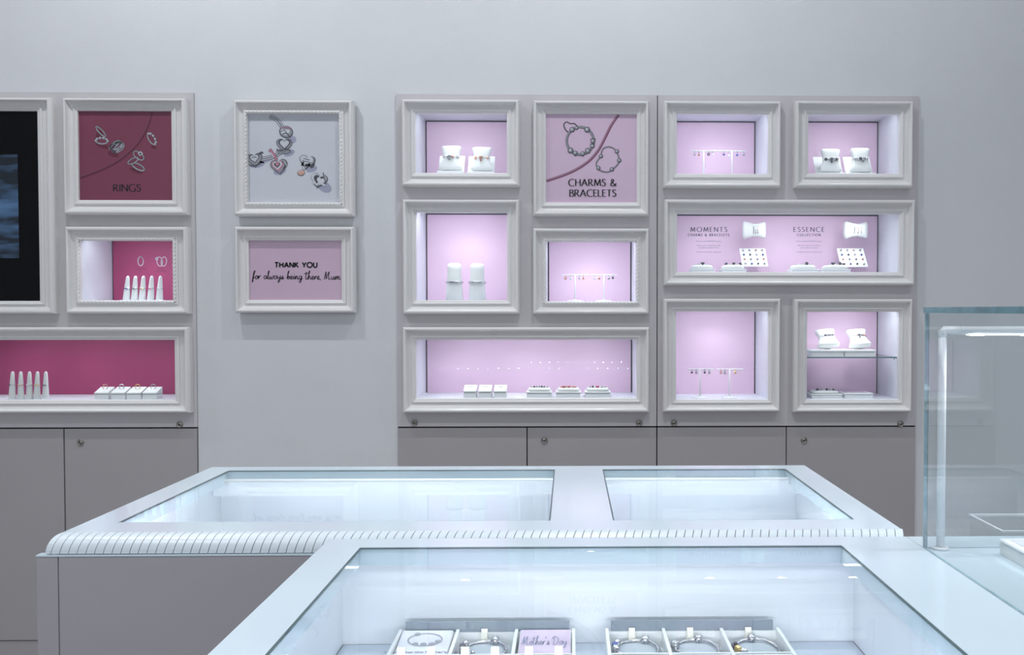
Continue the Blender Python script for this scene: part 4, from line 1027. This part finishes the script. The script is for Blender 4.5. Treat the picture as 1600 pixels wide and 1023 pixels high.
for k in range(9):
    a = pi/2*k/8; y = -RR*sin(a); zz = RR*cos(a)-RR; e = .011*sin(a)
    rings.append([(xi0-e, yi0+y, ZT+zz), (xi0+.0055-.0095*k/8, yi0+y, ZT+zz), (xi0+.0055-.0095*k/8, yi0+y*.8+.001, ZT+zz*.8-.006), (xi0-e, yi0+y*.8+.001, ZT+zz*.8-.006)])
m.loft(rings, 0, True); wpart(m, 'rim_end', 'rim', isl)
m = MB(); rings = []
for x in (xi0+.001, xi1-.002):
    rings.append([(x, yi0+.001-(RR-.0022)*sin(pi/2*k/8), ZT-.0022+(RR-.0022)*(cos(pi/2*k/8)-1)) for k in range(9)]+[(x, yi0+.001, ZT-RR)])
m.loft(rings, 0, True); wpart(m, 'rim_core', 'groove', isl)
# show compartment
xc0 = Q(346, 774, ZT-.05).x; yb = yi1-.024
xc0 = P(345.5, 780, yb).x; xc1 = P(1243.5, 790, yb).x
m = MB(); m.box(xc0-.004, xc0, yf+.02, yb, zin, ZT-TH-.0005); m.box(xc1, xc1+.004, yf+.02, yb, zin, ZT-TH-.0005); m.box(xc0, xc1, yb, yb+.0018, zin, ZT-TH-.0005); m.box(xc0, xc1, yf+.019, yf+.021, zin, ZT-TH-.0005)
wpart(m, 'compartment_lining', 'counterin', isl)
m = MB(); m.box(xc0, xc1, yf+.021, yb, zin-.006, zin); wpart(m, 'compartment_floor', 'counterin', isl)
xm0, xm1 = pl[2]+.01, p2[0]-.01
m = MB(); m.box(xm0, xm1, yf+.021, yb-.045, zin+.0005, ZT-TH-.0005); wpart(m, 'divider', 'counterin', isl)
# light rail under the far edge of the frame
yr = yb-.045
zr1 = P(600, 752, yr).z; zr0 = P(600, 774, yr).z
m = MB(); m.box(xc0+.001, xc1-.001, yr, yb-.0005, zr0, zr1); wpart(m, 'light_rail', 'counterin', isl)
m = MB(); m.lathe((0, yr+.004, zr1+.003), [(.0022, xc0+.004), (.0022, xc1-.004)], 10, 0, 'x'); tube = wpart(m, 'lamp_tube', 'tubeglow', isl)
def led_row(root, x0, x1, y, z_):
    n = max(2, int((x1-x0)/.0605)+1); g = (x1-x0-(n-1)*.0605)/2
    for k in range(n):
        x = x0+g+k*.0605
        m = MB(); m.box(x-.0035, x+.0035, y, y+.0012, z_-.0025, z_+.0025); wpart(m, 'led_chip', 'ledchip', root)
def led_strip(root, r):
    # strip on the inner front edge of a glazed opening, shining to the far side
    m = MB(); m.box(r[0]+.004, r[2]-.004, r[1]+.0002, r[1]+.0020, ZT-.024, ZT-.0125); o = wpart(m, 'led_strip', 'counterin', root)
    led_row(o, r[0]+.02, r[2]-.02, r[1]+.0020, ZT-.0175)
led_strip(isl, pl); led_strip(isl, p2)
yfr = pl[1]-.004
for a_, b_ in ((pl[0], pl[2]), (p2[0], p2[2])):
    light('counter_led', 'AREA', ((a_+b_)/2, yfr-.0003, ZT-TH-.011), 5.6*(b_-a_), (0.97, 0.97, 1.0), (radians(38), 0, 0), size=b_-a_, size_y=.008, spread=radians(84))

# ---------------------------------------------------------------- front counter
xn0 = avg(Q(518,840.6,ZT).x, Q(320,1023.5,ZT).x); yn1 = Q(518,840.6,ZT).y; yn1 = avg(yn1, Q(1560,838.6,ZT).y); yn0 = 0.74; xn1 = 1.55
xs2 = avg(Q(1441.5,855.5,ZT).x, Q(1600,960,ZT).x)     # seam beside the vitrine
po = (avg(Q(562,853.6,ZT).x, Q(416,1023,ZT).x), 0.80, avg(Q(1313.8,853,ZT).x, Q(1517.5,1023,ZT).x), avg(Q(562,853.6,ZT).y, Q(1313.8,853,ZT).y))
cn_ = thing('display_counter', 'white glass-topped front counter with bracelet trays inside', 'counter', ((xn0+xn1)/2, yn0, 0))
m = MB(); holes_flat(m, (xn0, yn0, xs2-.0006, yn1), [po], ZT-TH, ZT); wpart(m, 'top_frame', 'counter', cn_)
m = MB(); m.box(xs2+.0006, xn1, yn0, yn1, ZT-TH, ZT); wpart(m, 'side_top', 'counter', cn_)
m = MB(); m.box(xs2-.0006, xs2+.0006, yn0+.001, yn1-.001, ZT-TH, ZT-.0008); wpart(m, 'seam', 'grey_in', cn_)
glazing(cn_, po)
zn = ZT-.142; zfl = zn
ybk = yn1-.032
xd0 = P(535.5, 940, ybk).x; xd1 = P(1333.5, 940, ybk).x
m = MB(); m.box(xn0+.002, xn1, yn0, yn1-.002, 0.08, zn-.014); m.box(xn0+.002, xn0+.02, yn0, yn1-.002, zn-.014, ZT-TH-.0005); m.box(xn0+.02, xn1, yn1-.02, yn1-.002, zn-.014, ZT-TH-.0005); m.box(xn0+.02, xn1, yn0, yn0+.018, zn-.014, ZT-TH-.0005); m.box(xd1+.03, xn1, yn0+.018, yn1-.02, zn-.014, ZT-TH-.0005)
wpart(m, 'body', 'body', cn_)
m = MB(); m.box(xn0+.03, xn1-.03, yn0+.04, yn1-.04, 0, .08); wpart(m, 'plinth', 'dark', cn_)
m = MB(); m.box(xd0-.003, xd0, yn0+.02, ybk, zn, ZT-TH-.0005); m.box(xd1, xd1+.003, yn0+.02, ybk, zn, ZT-TH-.0005); m.box(xd0, xd1, ybk, ybk+.003, zn, ZT-TH-.0005); m.box(xd0, xd1, yn0+.019, yn0+.022, zn, ZT-TH-.0005)
wpart(m, 'compartment_lining', 'counterin', cn_)
m = MB(); m.box(xd0+.001, xd1-.001, yn0+.023, ybk-.001, zn-.010, zn); wpart(m, 'compartment_floor', 'counterfl', cn_)
zlr = P(900, 876, ybk-.006).z
m = MB(); m.box(xd0+.001, xd1-.001, ybk-.006, ybk-.0003, zlr, ZT-TH-.0006); lr = wpart(m, 'light_rail', 'counterin', cn_)
led_strip(cn_, po)
light('counter_led', 'AREA', ((xd0+xd1)/2, yn0+.0455, ZT-TH-.012), 1.1, (0.94, 0.94, 1.0), (radians(55), 0, 0), size=xd1-xd0-.04, size_y=.008, spread=radians(100))
light('counter_led', 'AREA', ((xd0+xd1)/2, ybk-.012, ZT-TH-.004), 0.10, (0.92, 0.94, 1.0), (radians(-35), 0, 0), size=xd1-xd0-.04, size_y=.006)

# ---------------------------------------------------------------- bracelet trays in the front counter
hT = .030                      # tray wall height
def tray(label, u0, u1, cells, word):
    zt = zn+hT; yb_ = Q(900, 981.5, zt).y
    x0 = Q(u0, 981.5, zt).x; x1 = Q(u1, 981.5, zt).x; d1 = .092; yfr = yb_-2*d1-.004
    r = thing('display_tray', label, 'tray', ((x0+x1)/2, yb_, zn))
    m = MB(); m.box(x0, x1, yfr, yb_, zn+.0002, zn+.004); wpart(m, 'base', 'white', r)
    n = 3; w = (x1-x0)/n; t = .0022
    for k in range(n+1):
        x = x0+w*k; a = x if k == 0 else x-t; b_ = x+2*t if k == 0 else (x+t if k < n else x); a = x-2*t if k == n else a
        m = MB(); m.box(a, b_, yfr, yb_, zn+.004, zt); wpart(m, 'divider', 'metalwhite', r)
    for y in (yfr+.001, yb_-d1, yb_-.0022):
        m = MB(); m.box(x0+2*t, x1-2*t, y, y+.0022, zn+.004, zt-(.004 if y > yb_-.01 else 0.001)); wpart(m, 'cross_wall', 'white', r)
    m = MB(); m.box(x0+.008, x1-.008, yb_+.0004, yb_+.0034, zn+.0004, zt+.010); wpart(m, 'back_plate', 'acrylic', r)
    for k in range(n):
        cx = x0+w*(k+.5); hw = w/2-.004
        cells[k](cx, yb_-d1/2, hw, d1/2-.004, zt, k)
        # second row
        cells[k+3](cx, yb_-d1*1.5-.002, hw, d1/2-.004, zt, k)
    return r
RIBN = [0]
def ribbon(cx, cy, z_, word, w=.0075, h=.016, lean=.3):
    RIBN[0] += 1
    o = thing('ribbon_tab', word, 'ribbon', (cx, cy, z_), None, (0, 0, 0))
    m = MB(); rings = []
    for k in range(9):
        a = pi*k/8; y = -.003*cos(a)+lean*h*sin(a)*.4; zz = h*sin(a)
        rings.append([(-w/2, y, zz), (w/2, y, zz), (w/2, y+.0006, zz+.0002), (-w/2, y+.0006, zz+.0002)])
    m.loft(rings, 0, True); m.build('loop', 'ribbon', o)
    m = MB(); m.box(-w*.55, w*.55, -.0042, .0042, 0, .0012); m.build('knot', 'ribbon', o)
def velvet(word):
    def f(cx, cy, hw, hd, zt, k):
        o = thing('tray_cushion', f'pale grey cushion {word}', 'cushion', (cx, cy, zn+.0041))
        pad_mesh(hw*2, hd*2*.96, .013).build('cushion', 'grey_in', o, (0, -hd*.96, 0))
    return f
def tray_bracelet(word, cx, cy, hw, hd, zt, rot, mats, seed, tabs=1):
    rnd = random.Random(seed); z_ = zn+.0041+.0128+.0022
    g = thing('charm_bracelet', word, 'bracelet', (cx, cy, z_), None, (0, 0, rot))
    rx, ry = hw*.80, hd*.74
    m = MB(); m.tube([(rx*cos(a), ry*sin(a), .0012*sin(2*a)) for a in (2*pi*i/40 for i in range(40))], .0021, 8, closed=True); m.build('band', 'silver', g)
    m = MB(); a = radians(62); bead(m, (rx*cos(a), ry*sin(a), .002), .0066, 0); m.build('clasp', 'silver', g)
    n = len(mats)
    for i, mt in enumerate(mats):
        a = radians(150+22*i); m = MB(); bead(m, (rx*cos(a), ry*sin(a), .002), .0056+.0014*rnd.random(), rnd.choice((0,3,2))); m.build('charm', mt, g)
    if tabs: ribbon(cx-hw*.1, cy+hd*.98, z_-.002, f'ivory ribbon tab behind the {word}', .0085, .015)
def cell_b(cw, bw, rot, mats, seed, tabs=1):
    v = velvet(cw)
    def f(cx, cy, hw, hd, zt, k):
        v(cx, cy, hw, hd, zt, k); tray_bracelet(bw, cx, cy-.003, hw, hd, zt, rot, mats, seed, tabs)
    return f
def cell_card(label, mt, drawn, tilt=0.12):
    def f(cx, cy, hw, hd, zt, k):
        hgt = .010
        o = thing('printed_card', label, 'card', (cx, cy, zn+.0042+hgt), None, (tilt, 0, 0))
        m = MB(); m.bevbox(-hw*.96, hw*.96, -hd*.97, hd*.97, -.004, .012, .0012); m.build('card_block', 'metalwhite', o)
        m = MB(); m.box(-hw*.93, hw*.93, -hd*.93, hd*.93, .0121, .0127); m.build('card_face', mt, o)
        drawn(o, hw, hd)
    return f
def flat_strokes(o, strokes, w, mt, name='lettering', z_=.0131, nib=None):
    m = MB()
    for pts, sm in strokes:
        if sm: pts = catmull(pts, 6)
        N = len(pts); L = []; R = []
        for i in range(N):
            a = pts[max(0,i-1)]; c = pts[min(N-1,i+1)]; tx, ty = c[0]-a[0], c[1]-a[1]; l = sqrt(tx*tx+ty*ty) or 1
            L.append((pts[i][0]-ty/l*w/2, pts[i][1]+tx/l*w/2, z_)); R.append((pts[i][0]+ty/l*w/2, pts[i][1]-tx/l*w/2, z_))
        m.add(L+R, [(N+i, N+i+1, i+1, i) for i in range(N-1)])
    m.build(name, mt, o)
def layout(text, font, x0, x1, base, cap, track):
    tot = sum(font[c][0]+track for c in text)-track; sx = (x1-x0)/tot; X = 0; out = []
    for c in text:
        for pts, sm in font[c][1]: out.append(([(x0+(X+a)*sx, base+b_*cap) for a, b_ in pts], sm))
        X += font[c][0]+track
    return out
def draw_md(o, hw, hd):
    flat_strokes(o, layout("Mother's Day", SCRIPT, -hw*.84, hw*.80, -.004, .022, .03), .0011, 'ink_blue')
def draw_bracelet(o, hw, hd):
    flat_strokes(o, [([(hw*.62*cos(a), .012+hd*.42*sin(a)) for a in (2*pi*i/30 for i in range(31))], False)], .002, 'pgrey', 'printed_bracelet')
    m = MB()
    for x, y in ((-.3,-.12),(0,-.14),(.3,-.12),(.5,.06),(-.34,.62)): m.lathe((x*hw, .004+y*hd*.9, .0131), [(.0045,0),(.0045,.0001)], 12)
    m.build('printed_charms', 'pgrey', o)
    flat_strokes(o, layout("M m", {'M': SCRIPT['m'], ' ': SCRIPT[' '], 'm': SCRIPT['n']}, -hw*.8, -hw*.72, -hd*.62, .006, .1), .0006, 'ink2', 'lettering')
    for y, s, t in ((-hd*.60, .0062, 'Surprise her this Mother\u2019s Day'), (-hd*.82, .0042, 'spring into ...')):
        cu = bpy.data.curves.new('lettering', 'FONT'); cu.body = t if t[0] == 'S' else ''; cu.align_x = 'CENTER'; cu.size = s*1.25
        if not cu.body: bpy.data.curves.remove(cu); continue
        tmp = bpy.data.objects.new('tmp_text', cu); COL.objects.link(tmp)
        dg = bpy.context.evaluated_depsgraph_get(); dg.update(); me = bpy.data.meshes.new_from_object(tmp.evaluated_get(dg)); bpy.data.objects.remove(tmp); bpy.data.curves.remove(cu)
        m = MB(); m.v = [(v.co.x, v.co.y+y, .0131) for v in me.vertices]
        for f_ in me.polygons: m.f.append(tuple(f_.vertices)); m.mi.append(0); m.sm.append(False)
        bpy.data.meshes.remove(me); m.build('lettering', 'ink2', o)
def draw_leaflet(seed):
    def f(o, hw, hd):
        rnd = random.Random(seed)
        flat_strokes(o, [([(-.012+.002*i, hd*.70+.0018*((-1)**i)) for i in range(12)], True)], .0009, 'ink2', 'printed_scribble')
        for k, mt in enumerate(('ppink', 'gold', 'stone_blue')):
            m = MB(); x = (-.7, .45, 0)[k]*hw; y = (.45, .5, .1)[k]*hd; m.add([(x,y,.0131),(x+.008,y+.001,.0131),(x+.007,y+.007,.0131),(x-.001,y+.006,.0131)], [(0,1,2,3)]); m.build('printed_motif', ('card', 'ribbon', 'pshade')[k], o)
    return f
def white_cell(label):
    def f(cx, cy, hw, hd, zt, k):
        o = thing('ribbon_box', label, 'gift box', (cx, cy, zn+.0042))
        m = MB(); m.bevbox(-hw*.97, hw*.97, -hd*.97, hd*.97, 0, hT-.004, .0015); m.build('box', 'white', o)
        m = MB(); m.box(-hw*.06, hw*.06, -hd*.975, hd*.975, hT-.0039, hT-.0034); m.build('band', 'ribbon', o)
        for sgn, nm in ((-1, 'left'), (1, 'right')): ribbon(cx+sgn*hw*.52, cy+hd*.78, zn+.0042+hT-.0034, f'{nm} ivory ribbon tab on the {label}', .010, .013)
    return f
tray('tray with Mother\'s Day card and one bracelet', 625.5, 898.5, [
    cell_card('small pale card printed with a bracelet drawing', 'card2', draw_bracelet),
    cell_b('under the bracelet between the two cards', 'heavy silver charm bracelet between the two cards', .05, ['silver','stone_dark','silver','silver','silver'], 3),
    cell_card("lilac card lettered Mother's Day", 'card', draw_md),
    white_cell('white box in front of the bracelet-print card'), white_cell('white box in front of the middle tray bracelet'), white_cell("white box in front of the Mother's Day card")], 'a')
tray('tray with three silver bracelets and leaflets', 945.5, 1218, [
    cell_b('under the first bracelet of the three-bracelet tray', 'silver bracelet with blue charms, first of the three-bracelet tray', .0, ['silver','stone_blue','silver'], 5),
    cell_b('under the middle bracelet of the three-bracelet tray', 'plain silver bracelet, middle of the three-bracelet tray', .25, ['silver'], 6),
    cell_b('under the last bracelet of the three-bracelet tray', 'silver bracelet with a yellow charm, last of the three-bracelet tray', .5, ['stone_dark','gold','silver'], 8),
    cell_card('white leaflet in front of the blue-charm bracelet', 'card2', draw_leaflet(1), .10), cell_card('white leaflet in front of the plain silver bracelet', 'card2', draw_leaflet(2), .10), cell_card('white leaflet in front of the yellow-charm bracelet', 'card2', draw_leaflet(3), .10)], 'b')

# ---------------------------------------------------------------- glass vitrine on the counter
yv1 = Q(1441.5, 855, ZT).y; xv0 = xs2; xv1 = 1.45; yv0 = .82; zv1 = P(1500, 488.8, yv1).z; gt = .0042
vt = thing('glass_vitrine', 'clear glass showcase with teal edges on the front counter', 'showcase', ((xv0+xv1)/2, (yv0+yv1)/2, ZT))
m = MB(); m.box(xv0, xv0+gt, yv0, yv1, ZT+.0003, zv1-.0003, 0, 1); wpart(m, 'side_pane', ['vitrineglass','gedge2'], vt)
m = MB(); m.box(xv0+gt+.0004, xv1, yv1-gt, yv1, ZT+.0003, zv1-.0003, 0, 1); wpart(m, 'back_pane', ['vitrineglass','gedge2'], vt)
m = MB(); m.box(xv1-gt, xv1, yv0, yv1-gt-.0004, ZT+.0003, zv1-.0003, 0, 1); wpart(m, 'side_pane', ['vitrineglass','gedge2'], vt)
m = MB(); m.box(xv0-.002, xv1, yv0, yv1+.001, zv1, zv1+.0078, 0, 1); wpart(m, 'top_pane', ['vitrineglass','gedge'], vt)
# white light arm inside
pp = Q(1469.5, 857.5, ZT); rp = .0056
la = thing('light_arm', 'white tubular light arm inside the glass showcase', 'lamp', (pp.x, pp.y, ZT))
m = MB(); m.lathe((0,0,0), [(.0115,.0004),(.0115,.002),(.010,.0032),(rp,.0034)], 28); m.build('base', 'metalwhite', la)
ztop = P(1470, 516, pp.y).z-ZT
m = MB(); m.lathe((0,0,.0035), [(rp,0),(rp,ztop-.0035-rp)], 20); m.build('pole', 'metalwhite', la)
m = MB(); m.tube([(0,0,ztop-rp*1.6),(0,0,ztop-rp*.2),(rp*.2,0,ztop),(.024,0,ztop)], rp*1.06, 16); m.build('elbow', 'metalwhite', la)
m = MB(); m.lathe((0,0,ztop), [(rp,.0245),(rp,xv1-.08-pp.x)], 20, 0, 'x'); m.build('arm', 'metalwhite', la)
m = MB(); m.box(.034, xv1-.085-pp.x, -.0035, .0035, ztop-rp-.0012, ztop-rp+.0012); st = m.build('light_strip', 'ledsoft', la)
for k in range(6):
    m = MB(); m.box(.040+.070*k, .056+.070*k, -.0037, .0037, ztop-rp-.0016, ztop-rp-.0012); m.build('led_chip', 'led', st)
light('arm_led', 'AREA', (pp.x+.3, pp.y, ZT+ztop-rp-.004), 0.8, (0.88, 0.94, 1.0), (0, 0, 0), size=.5, size_y=.006)
# white box in the showcase
zb_ = ZT+.0003; a = Q(1561.5, 864.5, zb_); hb = P(1561.5, 841, a.y).z-zb_
bx_ = thing('jewellery_box', 'flat white jewellery box inside the glass showcase', 'box', (a.x+.08, a.y, zb_))
m = MB(); m.bevbox(-.08, .08, -.20, 0, 0, hb*.78, .001); m.build('base', 'leather', bx_)
m = MB(); m.box(-.078, .078, -.198, -.002, hb*.78, hb*.84); m.build('joint', 'dark', bx_)
m = MB(); m.bevbox(-.081, .081, -.201, .001, hb*.84, hb, .0015); m.build('lid', 'white', bx_)
m = MB(); m.box(-.07, .07, -.19, -.01, hb+.0001, hb+.0005); m.build('card_face', 'card2', bx_)

# glass-topped plinth standing in the aisle beyond the counter
yq0 = 1.50; zq = P(1565, 829, yq0).z; q0 = P(1565, 829, yq0); q1 = Q(1512, 802.5, zq)
pq = thing('glass_plinth', 'low grey plinth under a clear acrylic cover beyond the counter', 'plinth', (q0.x+.3, (yq0+q1.y)/2, 0))
m = MB(); m.box(q0.x+.004, q0.x+.6, yq0+.004, q1.y-.004, 0, zq-.06); wpart(m, 'body', 'door', pq)
m = MB(); m.box(q0.x+.002, q0.x+.602, yq0+.002, q1.y-.002, zq-.0598, zq-.003, 0); wpart(m, 'acrylic_cover', 'glass', pq)
m = MB(); holes_flat(m, (q0.x, yq0, q0.x+.604, q1.y), [(q0.x+.004, yq0+.004, q0.x+.60, q1.y-.004)], zq-.0028, zq); wpart(m, 'top_edge', 'metalwhite', pq)

# repeats of one kind share a group phrase
GROUPS = {'ring_cone': 'white ring cones in the niches', 'ring': 'rings on cones and blocks', 'dangle_charm': 'charms hanging on the T-bar stands',
 'charm_stand': 'white T-bar stands', 'loose_charm': 'charms on the two white cards', 'charm_card': 'white charm cards', 'bracelet_pillow': 'white bracelet pillows',
 'charm_bracelet': 'charm bracelets on display', 'bracelet_pad': 'white cushion blocks', 'ring_block': 'slanted white blocks', 'ear_stud': 'ear studs on the white blocks',
 'bangle_bust': 'white bangle busts', 'bangle': 'bangles on busts and pillows', 'display_box': 'white boxes in the glass shelf niche', 'display_stand': 'white pillow stands',
 'ribbon_tab': 'ivory ribbon tabs in the trays', 'ribbon_box': 'white boxes in the card tray', 'tray_cushion': 'grey tray cushions', 'printed_card': 'printed cards in the trays',
 'display_tray': 'bracelet trays in the front counter', 'display_niche': 'lit display niches', 'framed_poster': 'framed posters on the wall', 'base_cabinet': 'grey base cabinets',
 'display_wall_unit': 'grey display panels', 'display_counter': 'white glass-topped counters'}
for o in list(COL.objects):
    k = o.name.split('.')[0]
    if o.parent is None and k in GROUPS and o.get('category'): o['group'] = GROUPS[k]
